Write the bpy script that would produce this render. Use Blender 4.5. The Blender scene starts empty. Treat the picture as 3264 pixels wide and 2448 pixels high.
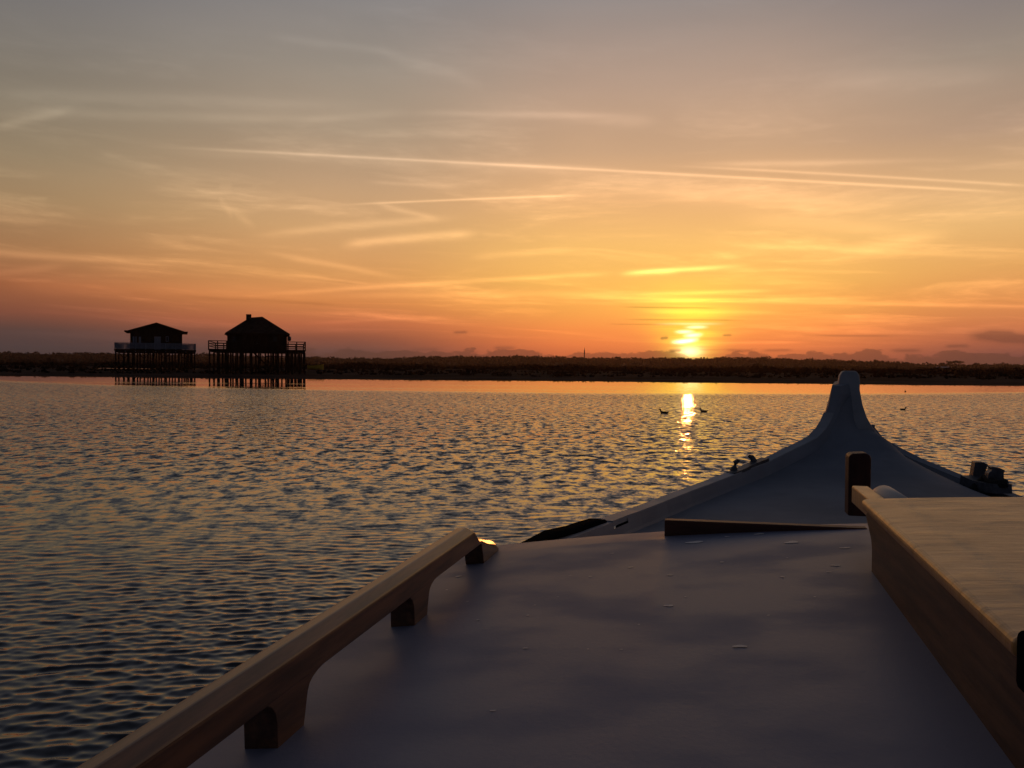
import bpy, bmesh, math, random
import numpy as np
from mathutils import Vector, Matrix

random.seed(7)
rng = np.random.default_rng(11)
C = bpy.context.scene.collection
SC = bpy.context.scene
R = math.radians

# ------------------------------------------------------------------ camera
CAM_H = 2.0
FPX, W0, H0 = 2740.0, 3264.0, 2448.0          # focal length and frame of the photograph, in its pixels
PITCH, ROLL = 1.06, 0.50
cd = bpy.data.cameras.new('camera')
cam = bpy.data.objects.new('camera', cd)
C.objects.link(cam)
cd.sensor_width = 36.0
cd.lens = 36.0 * FPX / W0
cd.clip_start = 0.02
cd.clip_end = 20000
CAM_M = Matrix.Rotation(R(90 - PITCH), 3, 'X') @ Matrix.Rotation(R(ROLL), 3, 'Z')
cam.matrix_world = Matrix.Translation((0, 0, CAM_H)) @ CAM_M.to_4x4()
SC.camera = cam
SC.render.resolution_x, SC.render.resolution_y = 1024, 768


def ray(px, py):
    return (CAM_M @ Vector(((px - W0 / 2) / FPX, -(py - H0 / 2) / FPX, -1.0))).normalized()


def azel(px, py):
    d = ray(px, py)
    return math.degrees(math.atan2(d.x, d.y)), math.degrees(math.asin(d.z))


def at(px, py, dist):                          # point on a pixel's ray at world distance Y
    d = ray(px, py)
    return Vector((0, 0, CAM_H)) + d * (dist / d.y)


# ------------------------------------------------------------------ exposure
SC.view_settings.view_transform = 'Standard'
SC.view_settings.look = 'None'
SC.view_settings.exposure = 0.0
SC.view_settings.gamma = 1.0
SC.view_settings.use_curve_mapping = False

# ------------------------------------------------------------------ sun
SUN_AZ, SUN_EL = azel(2196, 1118)
sd = bpy.data.lights.new('sun', 'SUN')
sd.energy = 0.08
sd.angle = R(0.6)
sd.color = (1.0, 0.31, 0.075)
sun = bpy.data.objects.new('sun', sd)
C.objects.link(sun)
sdir = Vector((math.sin(R(SUN_AZ)) * math.cos(R(SUN_EL)), math.cos(R(SUN_AZ)) * math.cos(R(SUN_EL)), math.sin(R(SUN_EL))))
sun.rotation_euler = (-sdir).to_track_quat('-Z', 'Y').to_euler()
sun.location = (0, 0, 60)


# ------------------------------------------------------------------ node expression helper
class X:
    def __init__(s, t, sock):
        s.t, s.s = t, sock

    def _m(s, op, *a, clamp=False):
        n = s.t.nodes.new('ShaderNodeMath')
        n.operation = op
        n.use_clamp = clamp
        for i, v in enumerate((s,) + a):
            if isinstance(v, X):
                s.t.links.new(v.s, n.inputs[i])
            else:
                n.inputs[i].default_value = v
        return X(s.t, n.outputs[0])

    def __add__(s, o): return s._m('ADD', o)
    def __sub__(s, o): return s._m('SUBTRACT', o)
    def __mul__(s, o): return s._m('MULTIPLY', o)
    def __truediv__(s, o): return s._m('DIVIDE', o)
    __radd__ = __add__
    __rmul__ = __mul__

    def __rsub__(s, o): return (s * -1.0) + o
    def mx(s, o): return s._m('MAXIMUM', o)
    def mn(s, o): return s._m('MINIMUM', o)
    def clamp(s): return s._m('ADD', 0.0, clamp=True)
    def pw(s, o): return s._m('POWER', o)
    def abs(s): return s._m('ABSOLUTE')
    def gauss(s): return (s * s * -1.0)._m('EXPONENT')

    def ss(s, a, b):                           # smoothstep a..b -> 0..1 (a may exceed b)
        n = s.t.nodes.new('ShaderNodeMapRange')
        n.interpolation_type = 'SMOOTHSTEP'
        s.t.links.new(s.s, n.inputs[0])
        if a <= b:
            n.inputs[1].default_value, n.inputs[2].default_value = a, b
            n.inputs[3].default_value, n.inputs[4].default_value = 0, 1
        else:
            n.inputs[1].default_value, n.inputs[2].default_value = b, a
            n.inputs[3].default_value, n.inputs[4].default_value = 1, 0
        return X(s.t, n.outputs[0])


def comb(t, x, y, z):
    n = t.nodes.new('ShaderNodeCombineXYZ')
    for i, v in enumerate((x, y, z)):
        if isinstance(v, X):
            t.links.new(v.s, n.inputs[i])
        else:
            n.inputs[i].default_value = v
    return n.outputs[0]


def noise(t, vec, scale, detail=4, rough=0.55, dist=0.0):
    n = t.nodes.new('ShaderNodeTexNoise')
    n.inputs['Scale'].default_value = scale
    n.inputs['Detail'].default_value = detail
    n.inputs['Roughness'].default_value = rough
    n.inputs['Distortion'].default_value = dist
    t.links.new(vec, n.inputs['Vector'])
    return X(t, n.outputs[0])


def lin(c):
    return tuple((v / 255 / 12.92) if v / 255 <= 0.04045 else ((v / 255 + 0.055) / 1.055) ** 2.4 for v in c)


def mixcol(t, f, a, b, mode='MIX'):
    n = t.nodes.new('ShaderNodeMix')
    n.data_type = 'RGBA'
    n.blend_type = mode
    n.clamp_factor = True
    for idx, v in ((0, f), (6, a), (7, b)):
        if isinstance(v, X):
            t.links.new(v.s, n.inputs[idx])
        elif isinstance(v, bpy.types.NodeSocket):
            t.links.new(v, n.inputs[idx])
        elif idx == 0:
            n.inputs[idx].default_value = v
        else:
            n.inputs[idx].default_value = (*v, 1)
    return n.outputs[2]


def vscale(t, col, f):
    n = t.nodes.new('ShaderNodeVectorMath')
    n.operation = 'SCALE'
    if isinstance(col, bpy.types.NodeSocket):
        t.links.new(col, n.inputs[0])
    else:
        n.inputs[0].default_value = col
    if isinstance(f, X):
        t.links.new(f.s, n.inputs['Scale'])
    else:
        n.inputs['Scale'].default_value = f
    return n.outputs[0]


def vadd(t, a, b):
    n = t.nodes.new('ShaderNodeVectorMath')
    n.operation = 'ADD'
    t.links.new(a, n.inputs[0])
    t.links.new(b, n.inputs[1])
    return n.outputs[0]


# ------------------------------------------------------------------ world: sunset sky
world = bpy.data.worlds.new('World')
SC.world = world
world.use_nodes = True
wt = world.node_tree
wt.nodes.clear()
wout = wt.nodes.new('ShaderNodeOutputWorld')
bg = wt.nodes.new('ShaderNodeBackground')
wt.links.new(bg.outputs[0], wout.inputs[0])
tc = wt.nodes.new('ShaderNodeTexCoord')
sep = wt.nodes.new('ShaderNodeSeparateXYZ')
wt.links.new(tc.outputs['Generated'], sep.inputs[0])
dx, dy, dz = (X(wt, sep.outputs[i]) for i in range(3))
AZ = dx._m('ARCTAN2', dy) * 57.29578
EL = dz.mx(-1.0).mn(1.0)._m('ARCSINE') * 57.29578


def ramp(stops, top=32.0):
    n = wt.nodes.new('ShaderNodeValToRGB')
    n.color_ramp.interpolation = 'LINEAR'
    e = n.color_ramp.elements
    while len(e) < len(stops):
        e.new(0.5)
    for i, (el, c) in enumerate(stops):
        e[i].position = max(0, min(1, el / top))
        e[i].color = (*lin(c), 1)
    wt.links.new((EL / top).clamp().s, n.inputs[0])
    return n.outputs[0]


skyL = ramp([(0, (58, 52, 55)), (1.0, (74, 63, 64)), (2.0, (92, 68, 62)), (3.0, (134, 80, 60)), (4.6, (165, 100, 63)),
             (6.6, (175, 126, 83)), (9.5, (167, 136, 99)), (12, (155, 135, 107)), (15, (142, 130, 112)), (18, (130, 123, 114)),
             (23, (114, 114, 119)), (32, (88, 93, 107))])
skyC = ramp([(0, (76, 60, 60)), (1.0, (106, 74, 68)), (1.9, (144, 84, 64)), (2.8, (194, 110, 72)), (4.2, (215, 136, 77)),
             (6.0, (219, 155, 93)), (9.0, (211, 164, 113)), (12, (191, 156, 121)), (15, (171, 149, 125)), (19, (151, 140, 128)),
             (23, (134, 130, 129)), (32, (100, 103, 114))])
skyS = ramp([(0, (150, 70, 52)), (0.8, (206, 95, 64)), (1.6, (238, 120, 70)), (2.6, (250, 140, 74)), (3.8, (252, 164, 82)),
             (5.6, (252, 186, 95)), (8, (251, 192, 111)), (11, (235, 180, 123)), (14, (207, 167, 131)), (18, (181, 153, 133)),
             (23, (149, 139, 135)), (32, (107, 108, 117))])
skyR = ramp([(0, (90, 60, 58)), (1.0, (130, 78, 70)), (1.9, (178, 100, 72)), (2.8, (210, 124, 78)), (4.2, (225, 146, 83)),
             (6.2, (229, 167, 97)), (8.5, (229, 179, 115)), (11, (215, 172, 125)), (14, (183, 152, 127)), (18, (154, 139, 125)),
             (23, (127, 122, 127)), (32, (96, 99, 111))])
front = mixcol(wt, AZ.ss(-31, -10), skyL, skyC)
front = mixcol(wt, AZ.ss(-11, 6), front, skyS)
front = mixcol(wt, AZ.ss(14, 31), front, skyR)
# the rest of the dome: Nishita dusk sky, bluish and dim, away from the sun
nish = wt.nodes.new('ShaderNodeTexSky')
nish.sky_type = 'NISHITA'
nish.sun_disc = False
nish.sun_elevation = R(SUN_EL)
nish.sun_rotation = R(SUN_AZ)
nish.altitude = 0
nish.air_density = 1.0
nish.dust_density = 1.5
nish.ozone_density = 2.0
nsk = vscale(wt, nish.outputs[0], 0.05)
dull = mixcol(wt, EL.ss(0, 70), lin((54, 56, 66)), lin((48, 53, 65)))
back = mixcol(wt, 0.15, dull, nsk)
daz = (AZ - SUN_AZ).abs()
daz = daz.mn(360.0 - daz)
wback = (daz.ss(33, 85)).mx(EL.ss(22, 58))
base = mixcol(wt, wback, front, back)

# cirrus, in angle coordinates (thin sheets pulled out along the horizon)
tilt = EL + AZ * 0.035
wob = noise(wt, comb(wt, AZ * 0.06, EL * 0.16, 3.1), 1.0, 3)
band = (tilt.mx(0.02) + 1.6)._m('LOGARITHM', 2.718) * 4.6 + wob * 0.7
ncir = noise(wt, comb(wt, AZ * 0.055, band, 0.7), 1.35, 6, 0.58, 0.5)
ncir2 = noise(wt, comb(wt, AZ * 0.10 + EL * 0.06, EL * 0.75 - AZ * 0.018, 5.0), 1.0, 6, 0.6, 0.6)
fil = noise(wt, comb(wt, AZ * 0.5 + EL * 0.5, EL * 3.0, 8.0), 1.0, 5, 0.65)
cirrus = ncir.ss(0.47, 0.76) * 0.62 + ncir2.ss(0.54, 0.82) * 0.22
cirrus = cirrus * (fil.ss(0.30, 0.70) * 0.85 + 0.50) * EL.ss(0.8, 3.0) * (EL.ss(20, 7) * 0.80 + 0.20)
veil = noise(wt, comb(wt, AZ * 0.03, EL * 0.13, 1.7), 1.0, 3)
S = cirrus * 0.60 + (veil - 0.5) * 0.35
texn = noise(wt, comb(wt, AZ * 0.35, EL * 1.6, 2.0), 1.0, 4, 0.6)
mod = texn * 1.1 + 0.42
# streaks wait for this noise, so the compiler works them off one by one and its value stack stays small
tiny = (texn + wob + S) * 1e-9
AZs = AZ + tiny
DIRV = comb(wt, dx + tiny, dy, dz)


def streak(x1, y1, x2, y2, wpx, amp, curve=0.0, f0=0.25, f1=0.25, soft=True):
    """a contrail or cloud wisp between two directions; coordinates in 2212-px view units"""
    global S
    k = 3264.0 / 2212.0
    a1, e1 = azel(x1 * k, y1 * k)
    a2, e2 = azel(x2 * k, y2 * k)
    nrm = ray(x2 * k, y2 * k).cross(ray(x1 * k, y1 * k)).normalized()
    if nrm.z < 0:
        nrm = -nrm
    w = wpx * k / FPX
    t = (AZs - a1) / (a2 - a1)
    vm = wt.nodes.new('ShaderNodeVectorMath')
    vm.operation = 'DOT_PRODUCT'
    wt.links.new(DIRV, vm.inputs[0])
    vm.inputs[1].default_value = nrm
    d = X(wt, vm.outputs['Value']) / w
    if curve:
        d = d - t * (1.0 - t) * (4 * curve / wpx)
    if soft:
        d = d + (texn - 0.5) * 0.9
    g = d.gauss() * t.ss(0, f0) * t.ss(1, 1 - f1)
    S = S + g * (mod if soft else (mod * 0.5 + 0.45)) * amp


# contrails
streak(270, 313, 2240, 419, 2.9, 0.44, 1, 0.22, 0.10, False)
streak(270, 318, 1500, 384, 11, 0.10, 0, 0.2, 0.4)
streak(900, 350, 1400, 366, 5, 0.22, 0, 0.5, 0.6)
streak(1400, 356, 2260, 404, 2.8, 0.32, 2, 0.35, 0.1, False)
streak(1440, 354, 2160, 341, 5, 0.15, -3, 0.3, 0.5)
streak(1500, 358, 2000, 350, 9, 0.10, 0, 0.3, 0.5)
streak(715, 443.5, 1275, 421, 2.3, 0.46, 1, 0.25, 0.15, False)
streak(800, 436, 960, 478, 6, 0.20, 0)
streak(520, 514, 1010, 468, 8, 0.22, 3)
streak(725, 530, 1045, 504, 9, 0.42, 2, 0.2, 0.2)
streak(545, 540, 900, 606, 6, 0.24, 0, 0.3, 0.4)
streak(30, 431, 112, 428, 3.5, 0.14, 0)
streak(470, 404, 505, 402, 6, 0.10, 0)
streak(780, 392, 1010, 405, 4, 0.14, 0)
streak(470, 425, 505, 470, 6, 0.12, 0)
streak(480, 440, 560, 496, 8, 0.14, 0, 0.4, 0.4)
streak(-60, 540, 390, 570, 7, 0.38, -3, 0.1, 0.45)
streak(-40, 594, 165, 572, 7, 0.22, 0, 0.1, 0.4)
streak(460, 644, 1345, 590, 5, 0.26, 3, 0.3, 0.1)
streak(640, 640, 1500, 636, 7, 0.20, 2)
streak(1000, 556, 1260, 538, 7, 0.15, 0)
streak(1325, 592, 1480, 585, 6, 0.55, 0, 0.35, 0.3)
streak(1340, 590, 1640, 574, 5, 0.70, 1, 0.3, 0.4)
# high faint bands
streak(-80, 200, 900, 236, 14, 0.15, 0, 0.15, 0.4)
streak(-60, 240, 900, 264, 10, 0.16, 0, 0.2, 0.4)
streak(-20, 276, 175, 232, 8, 0.24, 0, 0.2, 0.3)
streak(620, 262, 900, 240, 8, 0.10, 0)
streak(840, 243, 1420, 252, 7, 0.17, 0, 0.3, 0.4)
streak(1180, 250, 1440, 264, 12, 0.12, 0)
streak(560, 76, 880, 116, 8, 0.10, 0)
streak(800, 104, 1060, 190, 12, 0.09, 0)
streak(1700, 178, 2240, 158, 20, 0.13, 0, 0.35, 0.3)
# right hand bands
streak(1320, 412, 2020, 448, 16, 0.18, 0, 0.3, 0.4)
streak(1500, 524, 2300, 560, 6, 0.16, 0, 0.3, 0.2)
streak(1760, 560, 2090, 496, 13, 0.20, 0, 0.4, 0.4)
streak(1560, 470, 2090, 512, 16, 0.14, 4, 0.3, 0.4)
# bright bars around the sun
streak(1150, 640, 2330, 665, 4, 0.28, 0, 0.25, 0.15)
streak(1240, 655, 1980, 640, 3, 0.24, 0, 0.3, 0.4)
streak(1340, 637, 1700, 627, 4, 0.34, 0)
streak(1360, 672, 1720, 676, 4, 0.24, 0)
streak(1420, 742, 1760, 739, 2.6, 0.28, 0)
streak(640, 700, 1000, 682, 4, 0.14, 0)
streak(0, 612, 800, 640, 16, 0.16, 0, 0.1, 0.4)
# thin dark slivers
streak(1330, 663, 1560, 666, 1.6, -0.30, 0)
streak(1500, 650, 1640, 647, 2.0, -0.25, 0)
streak(1330, 690, 1640, 692, 1.8, -0.25, 0)
streak(1300, 700, 1480, 702, 1.6, -0.18, 0)
streak(380, 640, 760, 660, 4, -0.14, 0)

dsun = AZ - SUN_AZ
wcol = (EL - 0.9).mx(0.0) * 0.38 + 1.45
g1 = (dsun / wcol).gauss() * ((EL - 2.2) / 2.6).gauss()
g3 = (dsun / 4.2).gauss() * ((EL - 4.15) / 0.85).gauss()
g2 = ((dsun / 11.0).gauss()) * ((EL - 3.2) / 4.2).gauss()
slot = noise(wt, comb(wt, AZ * 0.13, EL * 3.4, 4.4), 1.0, 4, 0.62).ss(0.36, 0.62)
sunc = (dsun / 1.3).gauss() * ((EL - 1.5) / 0.85).gauss() * (slot * 0.6 + 0.3)
sunb = ((dsun - 0.05) / 0.68).gauss() * ((EL - SUN_EL + 0.05) / 0.34).gauss()
gain = 1.0 + S.mx(-0.5)
col = vscale(wt, base, gain)
col = vadd(wt, col, vscale(wt, (0.50, 0.66, 0.0), (g1 * 1.05 + g3 * 0.16) * (S.mx(-0.2) * 0.9 + 0.75) * (slot * 0.36 + 0.7)))
col = vadd(wt, col, vscale(wt, (0.22, 0.13, 0.010), g2 * (S.mx(-0.3) + 0.7)))
col = vadd(wt, col, vscale(wt, (0.40, 0.32, 0.08), sunc))
col = vadd(wt, col, vscale(wt, (1.7, 1.15, 0.75), sunb))
S = noise(wt, comb(wt, AZ, EL, 1.0), 0.1, 0) * 0.0
for p in ((1444, 739, 1516, 731, 4.2, 1.5, -2), (1470, 726, 1524, 722, 4.0, 0.9, 0), (1452, 717, 1506, 716, 3.4, .8, 0), (1472, 707, 1536, 706, 3.2, .6, 0),
          (1400, 700, 1580, 699, 2.4, .25, 0)):
    streak(*p, 0.45, 0.45)
col = vadd(wt, col, vscale(wt, (1.2, 1.15, 0.9), S.mx(0.0)))
# low cumulus bank over the far coast, and loose dark puffs above it
nb = noise(wt, comb(wt, AZ * 0.42, EL * 0.9, 9.3), 1.0, 5, 0.6)
bank = (nb * 1.9 + 0.16 - EL).ss(0.0, 0.14) * AZ.ss(-24, -8) * (1.0 - sunb.mn(1.0) * 0.8)
col = mixcol(wt, bank * 0.62, col, vscale(wt, col, 0.42))
col = mixcol(wt, bank * 0.30, col, lin((112, 76, 64)))
S = noise(wt, comb(wt, AZ, EL, 1.0), 0.1, 0) * 0.0
for p in ((2075, 724, 2260, 733, 9, 1.3), (2120, 722, 2200, 724, 8, 1.0), (1915, 757, 2000, 757, 4, .8), (2035, 748, 2100, 747, 3.4, .9),
          (1424, 731, 1446, 729, 3.2, 1.2), (1558, 724.5, 1584, 724, 2.6, 1.0), (1640, 757, 1720, 756, 3, .8), (975, 718, 1015, 717, 3, .8),
          (1440, 758, 1476, 757, 3.4, 1.1), (1740, 724, 1960, 726, 2, .5), (880, 755, 960, 754, 4, .5), (1060, 752, 1120, 752, 5, .7),
          (1560, 756, 1640, 758, 3, .7)):
    streak(*p, 0.0, 0.3, 0.3)
col = mixcol(wt, S.clamp() * 0.8, col, vscale(wt, vadd(wt, vscale(wt, col, 0.45), vscale(wt, lin((100, 70, 62)), 0.4)), 0.9))
wt.links.new(col, bg.inputs[0])
bg.inputs[1].default_value = 1.0
world.cycles.sampling_method = 'MANUAL'
world.cycles.sample_map_resolution = 512

# ------------------------------------------------------------------ materials
MATS = {}


def mat(name, colr, rough=0.6, spec=0.5, metal=0.0, var=0.25, scale=3.0, stretch=(1, 1, 1), bump=0.0, bscale=40.0, coat=0.0, detail=5):
    """procedural material: base colour broken up by noise, optional bump and varnish"""
    m = bpy.data.materials.new(name)
    m.use_nodes = True
    t = m.node_tree
    b = t.nodes['Principled BSDF']
    b.inputs['Roughness'].default_value = rough
    b.inputs['Metallic'].default_value = metal
    b.inputs['Specular IOR Level'].default_value = spec
    if coat:
        b.inputs['Coat Weight'].default_value = coat
        b.inputs['Coat Roughness'].default_value = 0.18
    tcn = t.nodes.new('ShaderNodeTexCoord')
    mp = t.nodes.new('ShaderNodeMapping')
    mp.inputs['Scale'].default_value = stretch
    t.links.new(tcn.outputs['Object'], mp.inputs[0])
    n = noise(t, mp.outputs[0], scale, detail, 0.6)
    lo = tuple(c * (1 - var) for c in colr)
    hi = tuple(min(1, c * (1 + var)) for c in colr)
    t.links.new(mixcol(t, n.ss(0.3, 0.7), lo, hi), b.inputs['Base Color'])
    if bump:
        nb_ = noise(t, mp.outputs[0], bscale, 4, 0.6)
        bp = t.nodes.new('ShaderNodeBump')
        bp.inputs['Strength'].default_value = 1.0
        bp.inputs['Distance'].default_value = bump
        t.links.new(nb_.s, bp.inputs['Height'])
        t.links.new(bp.outputs[0], b.inputs['Normal'])
    MATS[name] = m
    return m


mat('hull_paint', (0.30, 0.315, 0.36), 0.6, 0.2, var=0.10, scale=4, bump=0.0008, bscale=9)
mat('stem_paint', (0.42, 0.43, 0.46), 0.55, 0.3, var=0.10, scale=5, bump=0.0006, bscale=14)
mat('deck_paint', (0.25, 0.265, 0.305), 0.75, 0.1, var=0.12, scale=3)
mat('varnished_wood', (0.17, 0.072, 0.030), 0.42, 0.5, var=0.45, scale=6, stretch=(9, 0.8, 9), bump=0.0004, bscale=22, coat=0.22)
mat('glint_varnish', (0.17, 0.072, 0.030), 0.30, 0.5, var=0.45, scale=6, stretch=(9, 0.8, 9), coat=0.3)  # glossier copy of the rail varnish, added so the toe shows a sun glint
mat('hatch_wood', (0.12, 0.055, 0.026), 0.5, 0.35, var=0.45, scale=6, stretch=(9, 0.8, 9), bump=0.0004, bscale=22, coat=0.1)
mat('dark_wood', (0.11, 0.038, 0.020), 0.55, 0.4, var=0.35, scale=6, stretch=(1, 8, 8), bump=0.0006, bscale=16)
mat('post_wood', (0.07, 0.022, 0.012), 0.55, 0.35, var=0.35, scale=6, stretch=(7, 7, 1), bump=0.0006, bscale=16)
mat('cream_paint', (0.80, 0.70, 0.60), 0.55, 0.4, var=0.08, scale=9)
mat('black_rubber', (0.012, 0.012, 0.013), 0.8, 0.1, var=0.2)
mat('dark_iron', (0.10, 0.105, 0.12), 0.5, 0.5, metal=0.4, var=0.3, scale=30, bump=0.001, bscale=60)
mat('rope_fibre', (0.03, 0.028, 0.026), 0.9, 0.2, var=0.3, scale=60, bump=0.002, bscale=120)
MATS['black_rubber'].node_tree.nodes['Principled BSDF'].inputs['IOR'].default_value = 1.03
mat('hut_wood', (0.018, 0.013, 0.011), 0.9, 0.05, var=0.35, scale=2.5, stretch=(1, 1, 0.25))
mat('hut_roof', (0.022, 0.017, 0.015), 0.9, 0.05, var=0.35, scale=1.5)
mat('hut_pale', (0.22, 0.25, 0.31), 0.7, 0.3, var=0.12, scale=1.5)
mat('pane_glass', (0.02, 0.024, 0.03), 0.15, 0.5, var=0.1)
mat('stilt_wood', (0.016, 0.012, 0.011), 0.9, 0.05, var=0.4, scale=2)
mat('sand', (0.055, 0.040, 0.034), 0.95, 0.06, var=0.35, scale=0.12, stretch=(0.35, 1, 1), detail=8, bump=0.08, bscale=0.9)
MATS['sand'].node_tree.nodes['Principled BSDF'].inputs['IOR'].default_value = 1.1
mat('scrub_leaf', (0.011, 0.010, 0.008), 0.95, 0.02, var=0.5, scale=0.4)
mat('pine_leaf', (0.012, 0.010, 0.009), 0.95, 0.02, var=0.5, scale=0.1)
mat('bark', (0.06, 0.04, 0.03), 0.9, 0.2, var=0.4, scale=1)
mat('mast_steel', (0.12, 0.10, 0.10), 0.6, 0.4, metal=0.3, var=0.2)
mat('yellow_paint', (0.75, 0.46, 0.04), 0.6, 0.4, var=0.2, scale=1)
mat('white_render', (0.55, 0.52, 0.50), 0.8, 0.3, var=0.1)
mat('feather', (0.030, 0.024, 0.020), 0.7, 0.3, var=0.4, scale=12)


def roof_material():
    m = bpy.data.materials.new('roof_paint')
    m.use_nodes = True
    t = m.node_tree
    b = t.nodes['Principled BSDF']
    tcn = t.nodes.new('ShaderNodeTexCoord')
    sp = t.nodes.new('ShaderNodeSeparateXYZ')
    t.links.new(tcn.outputs['Object'], sp.inputs[0])
    x, y, z = (X(t, sp.outputs[i]) for i in range(3))
    n1 = noise(t, comb(t, x * 1.0, y * 1.6, 0.3), 2.2, 5, 0.6)
    t.links.new(mixcol(t, n1.ss(0.3, 0.7), (0.270, 0.272, 0.350), (0.290, 0.292, 0.370)), b.inputs['Base Color'])
    fine = noise(t, tcn.outputs['Object'], 110, 3, 0.65)
    cloudy = noise(t, comb(t, x * 1.0, y * 1.5, 2.2), 4.5, 3, 0.5)
    rr = cloudy.ss(0.40, 0.72) * 0.16 + fine * 0.08 + 0.42
    t.links.new(rr.s, b.inputs['Roughness'])
    b.inputs['IOR'].default_value = 1.30
    b.inputs['Specular IOR Level'].default_value = 0.5
    h = noise(t, comb(t, x * 1.0, y * 1.1, 7.0), 3.0, 1, 0.5) * 0.09 + fine * 0.030
    bp = t.nodes.new('ShaderNodeBump')
    bp.inputs['Strength'].default_value = 1.0
    bp.inputs['Distance'].default_value = 0.012
    t.links.new(h.s, bp.inputs['Height'])
    t.links.new(bp.outputs[0], b.inputs['Normal'])
    MATS['roof_paint'] = m


roof_material()


def lid_material():
    """old pale varnished board: long grain, scuffed sheen, dirt lying along the border groove"""
    m = bpy.data.materials.new('lid_wood')
    m.use_nodes = True
    t = m.node_tree
    b = t.nodes['Principled BSDF']
    tcn = t.nodes.new('ShaderNodeTexCoord')
    sp = t.nodes.new('ShaderNodeSeparateXYZ')
    t.links.new(tcn.outputs['Object'], sp.inputs[0])
    x, y, z = (X(t, sp.outputs[i]) for i in range(3))
    grain = noise(t, comb(t, x * 1.4, y * 9.0, z), 5.0, 6, 0.65)
    blot = noise(t, comb(t, x * 3.0, y * 5.0, z), 2.6, 5, 0.6)
    c = mixcol(t, grain.ss(0.3, 0.72), (0.56, 0.255, 0.070), (0.66, 0.335, 0.100))
    c = mixcol(t, blot.ss(0.54, 0.72) * 0.60, c, (0.24, 0.145, 0.08))
    smear = ((x + 0.478) / 0.013).gauss() * noise(t, comb(t, x * 7.0, y * 4.0, 3.0), 2.2, 5, 0.65).ss(0.34, 0.62)
    c = mixcol(t, smear * 0.85, c, (0.10, 0.07, 0.05))
    t.links.new(c, b.inputs['Base Color'])
    t.links.new((grain * 0.18 + blot * 0.22 + 0.14).s, b.inputs['Roughness'])
    b.inputs['Specular IOR Level'].default_value = 0.5
    bp = t.nodes.new('ShaderNodeBump')
    bp.inputs['Distance'].default_value = 0.0012
    t.links.new((grain + blot * 1.5).s, bp.inputs['Height'])
    t.links.new(bp.outputs[0], b.inputs['Normal'])
    MATS['lid_wood'] = m


lid_material()
mat('white_primer', (0.80, 0.73, 0.70), 0.5, 0.5, var=0.1)


def water_material():
    m = bpy.data.materials.new('sea_water')
    m.use_nodes = True
    t = m.node_tree
    b = t.nodes['Principled BSDF']
    b.inputs['Base Color'].default_value = (0.033, 0.032, 0.036, 1)
    b.inputs['IOR'].default_value = 1.38
    b.inputs['Specular IOR Level'].default_value = 0.5
    g = t.nodes.new('ShaderNodeNewGeometry')
    sp = t.nodes.new('ShaderNodeSeparateXYZ')
    t.links.new(g.outputs['Position'], sp.inputs[0])
    x, y, z = (X(t, sp.outputs[i]) for i in range(3))
    # ruffled water ends short of the shore, leaving a calm belt
    wander = noise(t, comb(t, x * 0.02, y * 0.06, 0.0), 1.0, 4, 0.6) - 0.5
    edge = (x - 4.0) * (x - 4.0) * 0.0075 + 68.0
    d = y - edge + wander * 10.0
    calm = d.ss(-4.0, 5.0)
    band = noise(t, comb(t, x * 0.012, y * 0.11, 3.0), 1.0, 3, 0.5).ss(0.52, 0.66)
    calm = calm * (1.0 - band * 0.35 * y.ss(120, 90))
    gust = noise(t, comb(t, x * 0.035, y * 0.05, 5.0), 1.0, 3, 0.5)
    far = y.ss(4.0, 20.0)
    rip = noise(t, comb(t, x * 2.9, y * 2.1, 0.0), 1.0, 5, 0.66, 0.2)
    rip2 = noise(t, comb(t, x * 6.8, y * 5.2, 3.0), 1.0, 4, 0.65, 0.2)
    side = noise(t, comb(t, x * 3.4, y * 2.4, 9.0), 1.0, 4, 0.6) - 0.5
    big = noise(t, comb(t, x * 0.55, y * 0.22, 6.0), 1.0, 3, 0.55) - 0.5
    face = rip.ss(0.44, 0.66) * 0.30 + rip2.ss(0.45, 0.70) * 0.19 + big * 0.09 - 0.012
    live = (1.0 - calm * 0.945) * (gust * 0.7 + 0.65)
    ny = (face * live * (far * 0.92 + 0.08) + calm * 0.010) * -1.0
    nx = side * live * (far * 0.40 + 0.06)
    va = t.nodes.new('ShaderNodeVectorMath')
    va.operation = 'ADD'
    t.links.new(g.outputs['Normal'], va.inputs[0])
    t.links.new(comb(t, nx, ny, 0.0), va.inputs[1])
    vn = t.nodes.new('ShaderNodeVectorMath')
    vn.operation = 'NORMALIZE'
    t.links.new(va.outputs[0], vn.inputs[0])
    t.links.new(vn.outputs[0], b.inputs['Normal'])
    t.links.new(((1.0 - calm) * (far * 0.06 + 0.010) + 0.012).s, b.inputs['Roughness'])
    MATS['sea_water'] = m


water_material()


# ------------------------------------------------------------------ object helpers
def mesh_obj(name, verts, faces, m, parent=None, smooth=False, bevel=0.0, segs=2):
    me = bpy.data.meshes.new(name)
    me.from_pydata([tuple(v) for v in verts], [], faces)
    bm = bmesh.new()
    bm.from_mesh(me)
    bmesh.ops.recalc_face_normals(bm, faces=bm.faces)
    if bevel:
        es = [e for e in bm.edges if len(e.link_faces) == 2 and e.calc_face_angle(0) > 0.5]
        bmesh.ops.bevel(bm, geom=es, offset=bevel, segments=segs, affect='EDGES', profile=0.5, clamp_overlap=True)
    bm.to_mesh(me)
    bm.free()
    me.materials.append(MATS[m])
    if smooth:
        for p in me.polygons:
            p.use_smooth = True
    o = bpy.data.objects.new(name, me)
    C.objects.link(o)
    if parent:
        o.parent = parent
    return o


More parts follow.
